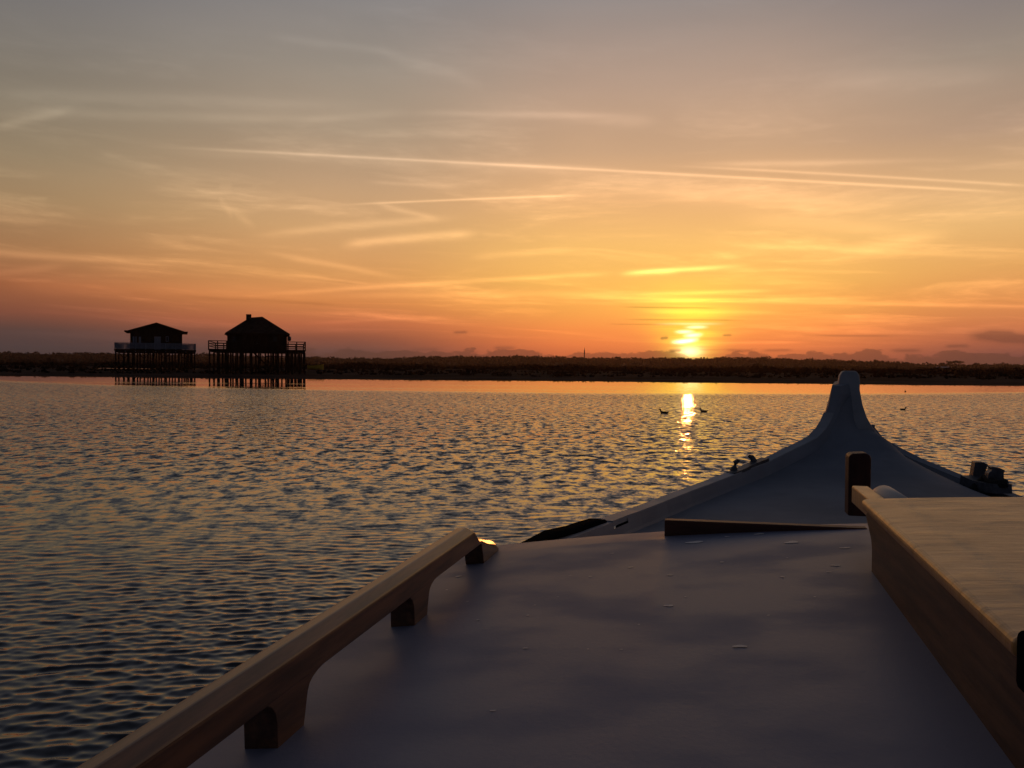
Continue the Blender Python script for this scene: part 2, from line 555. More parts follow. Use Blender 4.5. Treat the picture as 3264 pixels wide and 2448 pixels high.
class MB:
    """collects simple solids into one mesh"""

    def __init__(s):
        s.v, s.f = [], []

    def add(s, verts, faces):
        n = len(s.v)
        s.v += [Vector(v) for v in verts]
        s.f += [tuple(i + n for i in f) for f in faces]
        return s

    def box(s, x0, x1, y0, y1, z0, z1):
        return s.add([(x0, y0, z0), (x1, y0, z0), (x1, y1, z0), (x0, y1, z0), (x0, y0, z1), (x1, y0, z1), (x1, y1, z1), (x0, y1, z1)],
                     [(0, 3, 2, 1), (4, 5, 6, 7), (0, 1, 5, 4), (1, 2, 6, 5), (2, 3, 7, 6), (3, 0, 4, 7)])

    def bar(s, a, b, w, h=None):
        h = h or w
        a, b = Vector(a), Vector(b)
        d = (b - a).normalized()
        up = Vector((0, 0, 1)) if abs(d.z) < 0.95 else Vector((0, 1, 0))
        sx = d.cross(up).normalized() * w / 2
        sy = sx.cross(d).normalized() * h / 2
        vs = [p + i * sx + j * sy for p in (a, b) for i, j in ((-1, -1), (1, -1), (1, 1), (-1, 1))]
        return s.add(vs, [(0, 3, 2, 1), (4, 5, 6, 7), (0, 1, 5, 4), (1, 2, 6, 5), (2, 3, 7, 6), (3, 0, 4, 7)])

    def tube(s, pts, rad, n=10):
        pts = [Vector(p) for p in pts]
        if not isinstance(rad, (list, tuple)):
            rad = [rad] * len(pts)
        vs, fs = [], []
        for i, p in enumerate(pts):
            d = (pts[min(i + 1, len(pts) - 1)] - pts[max(i - 1, 0)]).normalized()
            up = Vector((0, 0, 1)) if abs(d.z) < 0.9 else Vector((1, 0, 0))
            sx = d.cross(up).normalized()
            sy = sx.cross(d).normalized()
            for k in range(n):
                a = 2 * math.pi * k / n
                vs.append(p + (sx * math.cos(a) + sy * math.sin(a)) * rad[i])
        for i in range(len(pts) - 1):
            for k in range(n):
                fs.append((i * n + k, i * n + (k + 1) % n, (i + 1) * n + (k + 1) % n, (i + 1) * n + k))
        fs.append(tuple(range(n - 1, -1, -1)))
        fs.append(tuple((len(pts) - 1) * n + k for k in range(n)))
        return s.add(vs, fs)

    def prism(s, poly, f):
        """poly = list of 2D points, f(p, k) -> 3D point for end k = 0/1"""
        n = len(poly)
        vs = [f(p, 0) for p in poly] + [f(p, 1) for p in poly]
        fs = [tuple(range(n - 1, -1, -1)), tuple(range(n, 2 * n))]
        fs += [(i, (i + 1) % n, n + (i + 1) % n, n + i) for i in range(n)]
        return s.add(vs, fs)

    def build(s, name, m, parent=None, smooth=False, bevel=0.0, segs=2):
        return mesh_obj(name, s.v, s.f, m, parent, smooth, bevel, segs)


def tag(o, label=None, cat=None, group=None, kind=None):
    for k, v in (('label', label), ('category', cat), ('group', group), ('kind', kind)):
        if v:
            o[k] = v
    return o


def empty(name, loc=(0, 0, 0), rz=0.0):
    o = bpy.data.objects.new(name, None)
    C.objects.link(o)
    o.location = loc
    o.rotation_euler = (0, 0, rz)
    o.empty_display_size = 0.2
    return o


def copy_thing(o):
    c = o.copy()
    C.objects.link(c)
    for ch in list(o.children):
        k = ch.copy()
        C.objects.link(k)
        k.parent = c
    return c


def np_mesh(name, co, quads, m, smooth=True):
    me = bpy.data.meshes.new(name)
    me.vertices.add(len(co))
    me.vertices.foreach_set('co', co.astype(np.float32).ravel())
    nq = len(quads)
    me.loops.add(nq * 4)
    me.loops.foreach_set('vertex_index', quads.astype(np.int32).ravel())
    me.polygons.add(nq)
    me.polygons.foreach_set('loop_start', np.arange(0, nq * 4, 4, dtype=np.int32))
    me.polygons.foreach_set('loop_total', np.full(nq, 4, dtype=np.int32))
    me.polygons.foreach_set('use_smooth', np.full(nq, smooth, dtype=bool))
    me.update(calc_edges=True)
    me.materials.append(MATS[m])
    o = bpy.data.objects.new(name, me)
    C.objects.link(o)
    return o


# ------------------------------------------------------------------ water
def build_water():
    half = 40.0
    fine = np.radians(np.linspace(-half, half, 1250))
    coarse = np.radians(np.linspace(half, 360 - half, 62)[1:-1])
    az = np.concatenate([fine, coarse])
    rows = [0.6, 1.4, 2.2, 2.8]
    r = 3.3
    while r < 60:
        rows.append(r)
        r += max(0.014, 0.62 * r * r / (CAM_H * 860.0))
    while r < 9000:
        rows.append(r)
        r *= 1.09
    rr = np.array(rows)
    A, Rr = np.meshgrid(az, rr)
    Xc, Yc = np.sin(A) * Rr, np.cos(A) * Rr
    Z = np.zeros_like(Xc)
    Hx = np.zeros_like(Xc)
    Hy = np.zeros_like(Xc)
    step = np.maximum(0.014, 0.62 * Rr * Rr / (CAM_H * 860.0))
    N = 96
    lam = np.exp(rng.uniform(np.log(0.065), np.log(1.1), N))
    th = np.radians(8.0) + rng.normal(0, np.radians(27), N)
    ph = rng.uniform(0, 2 * np.pi, N)
    wgt = np.exp(-((np.log(lam) - np.log(0.125)) / 0.80) ** 2)
    slope = 0.112 * np.sqrt(2.0) * wgt / np.sqrt((wgt ** 2).sum())
    gust = 1.0 + 0.30 * np.sin(Xc * 0.31 + Yc * 0.12 + 1.0) * np.sin(Yc * 0.27 - Xc * 0.08)
    for i in range(N):
        k = 2 * np.pi / lam[i]
        kx, ky = k * np.sin(th[i]), -k * np.cos(th[i])
        fade = np.clip((lam[i] / step - 2.2) / 2.2, 0, 1)
        P = Xc * kx + Yc * ky + ph[i]
        a = slope[i] / k * fade
        Z += a * np.sin(P)
        q = a * np.cos(P) * 0.9
        Hx += q * np.sin(th[i])
        Hy -= q * np.cos(th[i])
    env = gust * np.clip((60 - Rr) / 22.0, 0, 1) * np.clip((Rr - 1.0) / 1.0, 0, 1)
    env[:, len(fine):] = 0
    ed = np.clip((np.radians(half) - np.abs(A)) / 0.05, 0, 1)
    ed[:, len(fine):] = 0
    env *= ed
    Xc, Yc, Z = Xc + Hx * env, Yc + Hy * env, Z * env
    n = len(az)
    co = np.stack([Xc, Yc, Z], -1).reshape(-1, 3)
    ii = np.arange(len(rr) - 1)[:, None] * n
    jj = np.arange(n)[None, :]
    j2 = (jj + 1) % n
    q = np.stack([ii + jj, ii + j2, ii + n + j2, ii + n + jj], -1).reshape(-1, 4)[:, ::-1]
    o = np_mesh('water', co, q, 'sea_water')
    tag(o, kind='structure')
    return o


build_water()


# ------------------------------------------------------------------ shore and far hills: one sheet
def sval(t, seeds, freqs):
    out = np.zeros_like(t)
    for s_, f_ in zip(seeds, freqs):
        out += np.sin(t * f_ + s_) / len(freqs)
    return out


def ground_z(x, y):
    """height of the land: sand bank, salt flats, wooded dunes on the horizon"""
    x, y = np.asarray(x, float), np.asarray(y, float)
    shore = 134.0 - 0.055 * x + 2.2 * np.sin(x * 0.06 + 1.0) + 1.3 * np.sin(x * 0.17) + 0.5 * np.sin(x * 0.55 + 2.0)
    d = y - shore
    z = np.where(d < 0, d * 0.03, 1.35 * (1 - np.exp(-np.maximum(d, 0) / 26.0)))
    z = z + np.clip(d / 60, 0, 1) * 0.22 * np.sin(x * 0.045 + y * 0.02) * np.sin(y * 0.035 + 1.3)
    r = np.hypot(x, y)
    az = np.degrees(np.arctan2(x, y))
    hill = 8.6 + np.clip((-10 - az) / 12, 0, 1) * 2.4 + 3.2 * np.sin(az * 0.11 + 0.6) + 1.6 * np.sin(az * 0.33 + 2.0) + 0.8 * np.sin(az * 0.9)
    hill = hill - np.clip((az - 14) / 16, 0, 1) * 3.5
    t = np.clip((r - 900) / 700, 0, 1)
    z = z + hill * t * t * (3 - 2 * t)
    return z


def build_ground():
    az = np.radians(np.linspace(-62, 62, 420))
    rows = [104.0]
    r = 112.0
    while r < 9000:
        rows.append(r)
        r += max(1.0, (r - 105) * 0.035)
    rr = np.array(rows)
    A, Rr = np.meshgrid(az, rr)
    x, y = np.sin(A) * Rr, np.cos(A) * Rr
    z = ground_z(x, y)
    z[0] = -3
    n = len(az)
    co = np.stack([x, y, z], -1).reshape(-1, 3)
    ii = np.arange(len(rr) - 1)[:, None] * n
    jj = np.arange(n - 1)[None, :]
    q = np.stack([ii + jj, ii + jj + 1, ii + n + jj + 1, ii + n + jj], -1).reshape(-1, 4)[:, ::-1]
    tag(np_mesh('shore', co, q, 'sand'), kind='structure')


build_ground()


def gz(x, y):
    return float(ground_z(x, y))


def leaf_cloud(co, fs, cx, cy, cz, rx, ry, rz_, n, size):
    for _ in range(n):
        while True:
            p = np.array([random.uniform(-1, 1) for _ in range(3)])
            q = (p * p).sum()
            if 0.12 < q < 1:
                break
        c = np.array([cx + p[0] * rx, cy + p[1] * ry, cz + p[2] * rz_])
        u = np.array([random.gauss(0, 1) for _ in range(3)])
        u /= np.linalg.norm(u)
        v = np.cross(u, [random.gauss(0, 1) for _ in range(3)])
        v /= np.linalg.norm(v) + 1e-9
        s1, s2 = size * random.uniform(.6, 1.3), size * random.uniform(.5, 1.1)
        k = len(co)
        co += [c - u * s1 - v * s2, c + u * s1 - v * s2, c + u * s1 + v * s2, c - u * s1 + v * s2]
        fs.append((k, k + 1, k + 2, k + 3))


def build_forest():
    co, fs = [], []
    for row, (rad, hh) in enumerate(((1500, 10.0), (1620, 11.5), (1720, 12.5))):
        a = -36.0
        while a < 36:
            r = rad + random.uniform(-40, 40)
            x, y = math.sin(R(a)) * r, math.cos(R(a)) * r
            h = hh * random.uniform(0.88, 1.08) * (1.0 + 0.08 * math.sin(a * 1.9 + row) + 0.07 * math.sin(a * 4.7))
            w = random.uniform(4.0, 7.0)
            g = gz(x, y)
            leaf_cloud(co, fs, x, y, g + h * 0.64, w, w, h * 0.40, 24, 1.25)
            leaf_cloud(co, fs, x, y, g + h * 0.26, w * 1.2, w, h * 0.30, 7, 2.2)
            k = len(co)
            co += [np.array(p) for p in ((x - .4, y, g - 1), (x + .4, y, g - 1), (x + .3, y, g + h * .7), (x - .3, y, g + h * .7))]
            fs.append((k, k + 1, k + 2, k + 3))
            a += random.uniform(0.13, 0.24)
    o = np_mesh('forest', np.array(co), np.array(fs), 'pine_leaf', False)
    tag(o, 'dark distant pine wood along the low hills of the far shore', 'forest', kind='stuff')


build_forest()


def build_scrub():
    co, fs = [], []
    for i in range(2600):
        r = random.uniform(300, 760)
        a = random.uniform(-36, 36)
        x, y = math.sin(R(a)) * r, math.cos(R(a)) * r
        h = random.uniform(0.5, 1.0) * (1.2 + 2.6 * max(0, (r - 300) / 460)) * (1 + 0.35 * math.sin(a * 0.5) + 0.25 * math.sin(a * 1.7))
        if a < -14:
            h *= 0.75
        leaf_cloud(co, fs, x, y, gz(x, y) + h * 0.45, random.uniform(1.6, 4.5), 1.6, h * 0.55, 12, 0.62)
    for i in range(1500):
        r = random.uniform(760, 1440)
        a = random.uniform(-36, 36)
        x, y = math.sin(R(a)) * r, math.cos(R(a)) * r
        h = random.uniform(2.5, 5.0)
        leaf_cloud(co, fs, x, y, gz(x, y) + h * 0.42, random.uniform(5, 11), 3.0, h * 0.5, 10, 1.5)
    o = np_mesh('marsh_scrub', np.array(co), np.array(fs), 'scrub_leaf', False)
    tag(o, 'dark low scrub covering the salt marsh behind the sand bank', 'scrub', kind='stuff')
    # clumps of grass and wrack on the bank
    co, fs = [], []
    for i in range(1500):
        x = random.uniform(-140, 140)
        y = 150 + random.random() ** 1.6 * 150
        if abs(x) > y * 0.68:
            continue
        h = random.uniform(0.12, 0.5)
        leaf_cloud(co, fs, x, y, gz(x, y) + h * .4, random.uniform(.4, 1.8), .6, h * .6, 7, 0.24)
    o = np_mesh('bank_grass', np.array(co), np.array(fs), 'scrub_leaf', False)
    tag(o, 'tufts of grass and weed scattered over the dark sand bank', 'grass', kind='stuff')


build_scrub()


def pool():
    pts = [at(318, 1176.5, 168), at(470, 1177.5, 168)]
    z = 0
    co, n = [], 26
    for i in range(n):
        a = 2 * math.pi * i / n
        co.append(((pts[0].x + pts[1].x) / 2 + math.cos(a) * 10.5 * (1 + .12 * math.sin(3 * a)), 176 + math.sin(a) * 9 * (1 + .15 * math.cos(2 * a)), 0))
    z = max(gz(c[0], c[1]) for c in co) + 0.03
    co = [(c[0], c[1], z) for c in co]
    m = bpy.data.materials.new('pool_water')
    m.use_nodes = True
    b = m.node_tree.nodes['Principled BSDF']
    b.inputs['Base Color'].default_value = (0.012, 0.016, 0.018, 1)
    b.inputs['Roughness'].default_value = 0.12
    b.inputs['IOR'].default_value = 1.333
    MATS['pool_water'] = m
    o = mesh_obj('tidal_pool', co, [tuple(range(n))], 'pool_water')
    tag(o, kind='structure')


pool()


# ------------------------------------------------------------------ far things
def make_pine(kind, x, y, h, w, label):
    g = gz(x, y)
    root = empty('umbrella_pine' if kind == 'umbrella' else 'round_tree', (x, y, g))
    co, fs = [], []
    if kind == 'umbrella':
        for k in range(5):
            a = random.uniform(0, 6.28)
            d = random.uniform(0.2, 0.7) * w
            leaf_cloud(co, fs, math.cos(a) * d, math.sin(a) * d, h * random.uniform(.82, .95), w * .5, w * .5, h * .10, 55, 0.62)
    else:
        for k in range(4):
            a = random.uniform(0, 6.28)
            leaf_cloud(co, fs, math.cos(a) * w * .35, math.sin(a) * w * .35, h * random.uniform(.45, .7), w * .7, w * .7, h * .3, 60, 0.6)
    o = np_mesh('crown', np.array(co), np.array(fs), 'pine_leaf', False)
    o.parent = root
    b = MB()
    lean = random.uniform(-.06, .06) * h
    b.tube([(0, 0, -1), (lean * .5, 0, h * .45), (lean, 0, h * .86)], [h * .035, h * .026, h * .014], 8)
    for k in range(4):
        a = k * 1.6
        b.tube([(lean * .7, 0, h * .6), (math.cos(a) * w * .5, math.sin(a) * w * .5, h * .85)], [h * .014, h * .006], 6)
    b.build('trunk', 'bark', root)
    tag(root, label, 'tree', 'trees standing above the far shore')


D_P = 1350
for px, w, h, lab in ((2998, 7, 12.5, 'small flat topped pine at the left end of the pine clump above the white house'),
                      (3030, 9, 15.5, 'broad flat topped pine in the middle of the pine clump above the white house'),
                      (3060, 10, 16.5, 'tallest flat topped pine at the right of the clump above the white house')):
    p = at(px, 1160, D_P + random.uniform(-15, 15))
    make_pine('umbrella', p.x, p.y, h, w, lab)
p = at(2412, 1165, 700)
make_pine('round', p.x, p.y, 6.8, 5.2, 'dark round bushy tree rising from the marsh to the right of the sun')
p = at(3112, 1165, 1300)
make_pine('round', p.x, p.y, 13.5, 6.5, 'small round tree standing right of the flat topped pines')


def far_house():
    p = at(3008, 1171, 1320)
    g = gz(p.x, p.y)
    root = empty('house', (p.x, p.y, g))
    zt = p.z - g + 1.2
    MB().box(-11, 11, -3, 3, -1, zt - 1.6).build('wall', 'white_render', root)
    MB().prism([(-3.5, zt - 1.6), (3.5, zt - 1.6), (0, zt)], lambda q, k: (-11.6 if k == 0 else 11.6, q[0], q[1])).build('roof', 'white_render', root)
    for x in (-7, 0, 7):
        MB().box(x - 1, x + 1, -3.06, -2.98, zt - 4.2, zt - 2.4).build('window', 'pane_glass', root)
    tag(root, 'low pale house under the flat topped pines on the far hill', 'house')


far_house()


def radio_mast():
    top = at(1863, 1108, 1560)
    x, y = top.x, top.y
    g = gz(x, y)
    root = empty('radio_mast', (x, y, g))
    H = top.z - g
    b = MB()
    legs = [(math.cos(a) * 1.2, math.sin(a) * 1.2) for a in (0.4, 2.5, 4.6)]
    for lx, ly in legs:
        b.bar((lx, ly, 0), (lx * .5, ly * .5, H * .86), 0.55)
    n = 12
    for i in range(n):
        z0, z1 = H * .86 * i / n, H * .86 * (i + 1) / n
        f0, f1 = 1 - .5 * i / n, 1 - .5 * (i + 1) / n
        for k in range(3):
            a, c = legs[k], legs[(k + 1) % 3]
            b.bar((a[0] * f0, a[1] * f0, z0), (c[0] * f1, c[1] * f1, z1), 0.26)
    b.build('lattice', 'mast_steel', root)
    MB().tube([(0, 0, H * .84), (0, 0, H)], [.45, .22], 8).build('antenna', 'mast_steel', root)
    MB().box(-1.5, 1.5, -1.2, 1.2, H * .62, H * .66).build('platform', 'mast_steel', root)
    tag(root, 'thin lattice radio mast on the wooded skyline left of the sun', 'mast')


radio_mast()


def yellow_boat():
    p = at(1006, 1168, 176)
    g = gz(p.x, p.y)
    root = empty('beached_boat', (p.x, p.y, g), 0.15)
    secs = []
    for i in range(9):
        t = i / 8
        hw = 0.68 * math.sin(math.pi * min(1, 0.18 + t * 0.82)) ** 0.7 * (1 if t < .95 else .3)
        x = -1.6 + 3.2 * t
        sh = 0.95 + 0.28 * t * t
        secs.append([(x, -hw, sh), (x, -hw * .8, .35), (x, -hw * .2, .08), (x, hw * .2, .08), (x, hw * .8, .35), (x, hw, sh)])
    v = [q for s_ in secs for q in s_]
    f = [(i * 6 + k, i * 6 + k + 1, i * 6 + 7 + k, i * 6 + 6 + k) for i in range(8) for k in range(5)]
    f += [tuple(range(6)), tuple(48 + k for k in range(6))]
    mesh_obj('hull', v, f, 'yellow_paint', root)
    MB().box(-.9, .4, -.5, .5, .8, 1.0).build('thwart', 'hut_wood', root)
    tag(root, 'small dull yellow boat lying on the dark bank right of the huts', 'boat')


yellow_boat()


# ------------------------------------------------------------------ stilt houses
def railing_posts(parent, pts, z0, h, m, w, name='railing_post'):
    for x, y in pts:
        MB().box(x - w / 2, x + w / 2, y - w / 2, y + w / 2, z0, z0 + h).build(name, m, parent)


def facing(gx, D, g, ang):
    """pixel -> (x, z) on the front plane of a house turned by ang; and ground height at a local spot"""
    ex, ey = Vector((math.cos(ang), math.sin(ang), 0)), Vector((-math.sin(ang), math.cos(ang), 0))
    o = Vector((gx, D, 0))

    def L(px, py):
        d = ray(px, py)
        p = Vector((0, 0, CAM_H)) + d * (o.dot(ey) / d.dot(ey))
        return (p - o).dot(ex), p.z - g

    def GL(x, y):
        p = o + ex * x + ey * y
        return gz(p.x, p.y) - g
    return L, GL


def hut_one():
    D = 170.0
    o0 = at(494, 1176, D)
    gx, gzz = o0.x, gz(o0.x, D + 4)
    ang = -math.atan2(gx, D) - 0.02
    root = empty('stilt_house', (gx, D, gzz), ang)
    L, GL = facing(gx, D, gzz, ang)
    x0, zf = L(364, 1111)
    x1, _ = L(625, 1116)
    zf = 4.15
    _, zrail = L(494, 1093.5)
    _, zeave = L(494, 1051)
    _, zap = L(500, 1027)
    zf = L(494, 1114)[1]
    wx0, _ = L(413, 1100)
    wx1, _ = L(581, 1100)
    dep = 14.0
    # deck
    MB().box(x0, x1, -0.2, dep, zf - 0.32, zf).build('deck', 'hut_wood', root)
    # railing: pale boarded panels with posts and a cap rail
    b = MB()
    for (xa, ya, xb, yb) in ((x0, 0, x1, 0), (x0, dep - .3, x1, dep - .3)):
        n = 66
        for i in range(n):
            x = xa + (xb - xa) * (i + .5) / n
            b.box(x - .085, x + .085, ya - .02, ya + .02, zf + .12, zrail - .1)
    for xx in (x0 + .1, x1 - .1):
        n = 50
        for i in range(n):
            y = .2 + (dep - .6) * (i + .5) / n
            b.box(xx - .02, xx + .02, y - .085, y + .085, zf + .12, zrail - .1)
    rl = b.build('railing', 'hut_pale', root)
    b = MB()
    for y in (0, dep - .3):
        b.box(x0, x1, y - .08, y + .08, zrail - .1, zrail)
    for xx in (x0 + .1, x1 - .1):
        b.box(xx - .08, xx + .08, .1, dep - .4, zrail - .097, zrail - .003)
    b.build('cap_rail', 'hut_pale', rl)
    for i in range(9):
        x = x0 + .1 + (x1 - x0 - .2) * i / 8
        MB().box(x - .07, x + .07, -.11, -.025, zf - .5, zrail - .12).build('railing_post', 'hut_pale', rl)
    # body and roof
    by0, by1 = 2.4, dep - 2.2
    xm = (wx0 + wx1) / 2
    zw = zeave - .05
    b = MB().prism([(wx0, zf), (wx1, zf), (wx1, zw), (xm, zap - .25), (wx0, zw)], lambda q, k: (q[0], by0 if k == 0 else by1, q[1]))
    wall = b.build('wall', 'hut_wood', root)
    ov = .25
    th = .16
    b = MB()
    for s_, xe in ((-1, wx0), (1, wx1)):
        sl = (zap - zw) / abs(xe - xm)
        xo = xe + s_ * .35
        zo = zw - sl * .35
        prof = [(xm, zap), (xo, zo), (xo, zo - th), (xm, zap - th)]
        b.prism(prof, lambda q, k: (q[0], by0 - .9 if k == 0 else by1 + .6, q[1] + .02))
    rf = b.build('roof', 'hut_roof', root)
    for s_, xe in ((-1, wx0), (1, wx1)):
        a, c = sorted((xe + s_ * .05, xe + s_ * 1.05))
        MB().box(a, c, by0 - .6, by1, zw - .38, zw - .12).build('side_awning', 'hut_roof', rf)
    # pale door, window and shutters
    dx0, dz1 = L(491, 1071.5)
    dx1, _ = L(512, 1071)
    dr = MB().box(dx0, dx1, by0 - .06, by0 - .004, zf + .05, dz1).build('door', 'hut_pale', root)
    MB().box(dx1 - .22, dx1 - .12, by0 - .12, by0 - .062, zf + 1.0, zf + 1.12).build('handle', 'dark_iron', dr)
    for pa, pb, pt, pq in ((528, 537, 1071, 1088), (421, 427, 1071, 1098), (430, 434, 1071, 1098), (441, 448, 1072, 1096)):
        xa, zt = L(pa, pt)
        xb, zb = L(pb, pq)
        wn = MB().box(xa, xb, by0 - .05, by0 - .004, zb, zt).build('window', 'hut_pale', root)
        MB().box(xa + .08, xb - .08, by0 - .056, by0 - .051, zb + .12, zt - .1).build('pane', 'pane_glass' if pa == 528 else 'hut_pale', wn)
    # stilts in rows, with knee braces under the front beam
    for y in (0.2, 5.0, 9.6, dep - .4):
        MB().box(x0 + .1, x1 - .1, y - .12, y + .12, zf - .62, zf - .323).build('beam', 'hut_wood', root)
    fx = [180, 355, 560, 760, 960, 1180, 1390, 1580, 1790]
    xs = [L(340 + z * .15675, 1150)[0] for z in fx]
    for j, y in enumerate((0.2, 5.0, 9.6, dep - .4)):
        for i, x in enumerate(xs):
            xx = x + (0.0 if j == 0 else (0.45 * j + random.uniform(-.25, .25)) * (1 if i < 8 else -1))
            g = GL(xx, y)
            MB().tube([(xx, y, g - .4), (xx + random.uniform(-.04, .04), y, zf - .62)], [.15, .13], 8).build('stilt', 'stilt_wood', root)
            if j == 0 and i in (1, 3, 5, 7):
                for s_ in (-1, 1):
                    MB().bar((xx + s_ * .1, y, zf - 1.75), (xx + s_ * 1.05, y, zf - .62), .13).build('brace', 'stilt_wood', root)
    tag(root, 'left house on stilts with low gable roof, pale door and pale boarded railing', 'stilt house', 'huts on stilts standing on the bank')


def hut_two():
    D = 147.0
    o0 = at(818, 1198, D)
    gx = o0.x
    gzz = gz(gx, D + 3)
    ang = -math.atan2(gx, D) - 0.03
    root = empty('stilt_house', (gx, D, gzz), ang)
    L, GL = facing(gx, D, gzz, ang)
    x0, _ = L(663, 1112)
    x1, _ = L(975, 1117)
    zf = L(818, 1113.5)[1]
    zr = L(818, 1087)[1]
    dep = 15.0
    MB().box(x0, x1, 0, dep, zf - .18, zf).build('deck', 'hut_wood', root)
    b = MB()
    for y in (.1, dep - .1):
        b.box(x0, x1, y - .07, y + .07, zr - .12, zr)
        for f in (.35, .66):
            z = zf + (zr - zf) * f
            b.box(x0, x1, y - .03, y + .03, z - .07, z + .05)
    for xx in (x0 + .08, x1 - .08):
        b.box(xx - .07, xx + .07, .2, dep - .2, zr - .118, zr - .002)
        for f in (.35, .66):
            z = zf + (zr - zf) * f
            b.box(xx - .03, xx + .03, .2, dep - .2, z - .068, z + .048)
    rl = b.build('railing', 'hut_wood', root)
    n = 12
    for i in range(n):
        x = x0 + .1 + (x1 - x0 - .2) * i / (n - 1)
        for y in (-.02, dep + .02):
            MB().box(x - .09, x + .09, y - .05, y + .05, zf - .25, zr - .01).build('railing_post', 'hut_wood', rl)
    wx0, _ = L(721, 1090)
    wx1, _ = L(915, 1090)
    ze = L(818, 1060)[1]
    by0, by1 = 2.6, dep - 2.6
    bk = 1 + dep / 2 / math.hypot(gx, D)
    za = (L(818, 1011)[1] + gzz - CAM_H) * bk + CAM_H - gzz
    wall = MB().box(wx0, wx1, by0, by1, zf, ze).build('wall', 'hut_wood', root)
    # hipped roof with a short ridge
    ex0, ex1 = L(715, 1062)[0], L(924, 1062)[0]
    r0, r1 = L(792, 1012)[0] * bk, L(832, 1009)[0] * bk
    zr0 = za
    ym = (by0 + by1) / 2
    o = .5
    ze2 = ze - .05
    v = [(ex0, by0 - o, ze2), (ex1, by0 - o, ze2), (ex1, by1 + o, ze2), (ex0, by1 + o, ze2), (r0, ym, zr0 - .1), (r1, ym, zr0 + .12)]
    v += [(a, b_, c - .16) for a, b_, c in v[:4]]
    f = [(0, 1, 5, 4), (1, 2, 5), (2, 3, 4, 5), (3, 0, 4), (6, 7, 1, 0), (7, 8, 2, 1), (8, 9, 3, 2), (9, 6, 0, 3), (9, 8, 7, 6)]
    rf = mesh_obj('roof', v, f, 'hut_roof', root)
    cx0, ct = L(781.5, 1007)
    ct = (ct + gzz - CAM_H) * bk + CAM_H - gzz
    cx0 *= bk
    cx1, cb = L(797.5, 1030)
    cx1 *= bk
    ct += .35
    ch = MB().box(cx0, cx1, ym - 1.6, ym - .6, cb - .8, ct - .12).build('chimney', 'hut_roof', rf)
    b = MB()
    b.box(ex0 - .12, ex0 + .02, by0 - o, by1 + o, ze2 - .3, ze2 - .165)
    b.box(ex0, ex1, by0 - o - .12, by0 - o - .003, ze2 - .2, ze2 - .06)
    b.build('gutter', 'hut_wood', rf)
    tx0, tz1 = L(915.5, 1069)
    tx1, tz0 = L(928.5, 1085)
    MB().tube([(tx0 + .05, by0 + 2, (tz0 + tz1) / 2), (tx1 - .18, by0 + 2, (tz0 + tz1) / 2), (tx1, by0 + 2, (tz0 + tz1) / 2)],
              [(tz1 - tz0) / 2, (tz1 - tz0) / 2, (tz1 - tz0) / 2 * .7], 14).build('water_tank', 'dark_iron', root)
    for pa, pb in ((735, 750), (868, 884)):
        xa, zt = L(pa, 1069)
        xb, zb = L(pb, 1090)
        wn = MB().box(xa, xb, by0 - .06, by0 - .004, zb, zt).build('window', 'stilt_wood', root)
        MB().box(xa + .1, xb - .1, by0 - .066, by0 - .061, zb + .1, zt - .1).build('pane', 'pane_glass', wn)
    xa, zt = L(806, 1067)
    xb, _ = L(822, 1067)
    dr = MB().box(xa, xb, by0 - .06, by0 - .004, zf + .03, zt).build('door', 'stilt_wood', root)
    MB().box(xb - .24, xb - .14, by0 - .12, by0 - .062, zf + 1.0, zf + 1.12).build('handle', 'dark_iron', dr)
    for y in (.3, 5, 10, dep - .3):
        MB().box(x0 + .1, x1 - .1, y - .12, y + .12, zf - .5, zf - .183).build('beam', 'hut_wood', root)
    fx = [165, 250, 355, 500, 630, 800, 1000, 1265, 1380, 1520, 1665, 1790, 1935, 2035]
    xs = [L(640 + z * .16275, 1150)[0] for z in fx]
    for j, y in enumerate((.3, 5, 10, dep - .3)):
        for i, x in enumerate(xs):
            if j == 2 and i % 2:
                continue
            xx = x + (0 if j == 0 else (0.36 * j + random.uniform(-.2, .2)) * (1 if i < 13 else -1))
            g = GL(xx, y)
            w = .21 if i == 11 and j == 0 else .15
            MB().tube([(xx, y, g - 1.0), (xx + random.uniform(-.05, .05), y, zf - .5)], [w, w * .9], 8).build('stilt', 'stilt_wood', root)
    zb = L(880, 1136)[1]
    MB().bar((xs[7], .12, zb), (xs[11], .12, zb - .05), .14).build('brace', 'stilt_wood', root)
    # stair from the bank up to the deck
    a0, az0 = L(800, 1116)
    a1, az1 = L(845, 1160)
    b = MB()
    for y in (-.9, -.1):
        b.bar((a0, y, zf - .1), (a1 + 1.6, y, 0.1), .12, .26)
    n = 15
    for i in range(n):
        t = (i + .5) / n
        b.box(a0 + (a1 + 1.6 - a0) * t - .14, a0 + (a1 + 1.6 - a0) * t + .14, -.84, -.16, zf - .12 + (0.1 - zf) * t - .02, zf - .12 + (0.1 - zf) * t + .03)
    st = b.build('stair', 'hut_wood', root)
    b = MB()
    for y in (-.95,):
        b.bar((a0, y, zf + .85), (a1 + 1.6, y, 1.0), .07)
        for t in (0.02, .33, .66, .98):
            x = a0 + (a1 + 1.6 - a0) * t
            z = zf - .1 + (.1 - zf) * t
            b.box(x - .04, x + .04, y - .05, y + .03, z, z + .95)
    b.build('handrail', 'hut_wood', st)
    tag(root, 'right house on stilts with steep hipped roof, chimney and dark open railing', 'stilt house', 'huts on stilts standing on the bank')


hut_one()
hut_two()


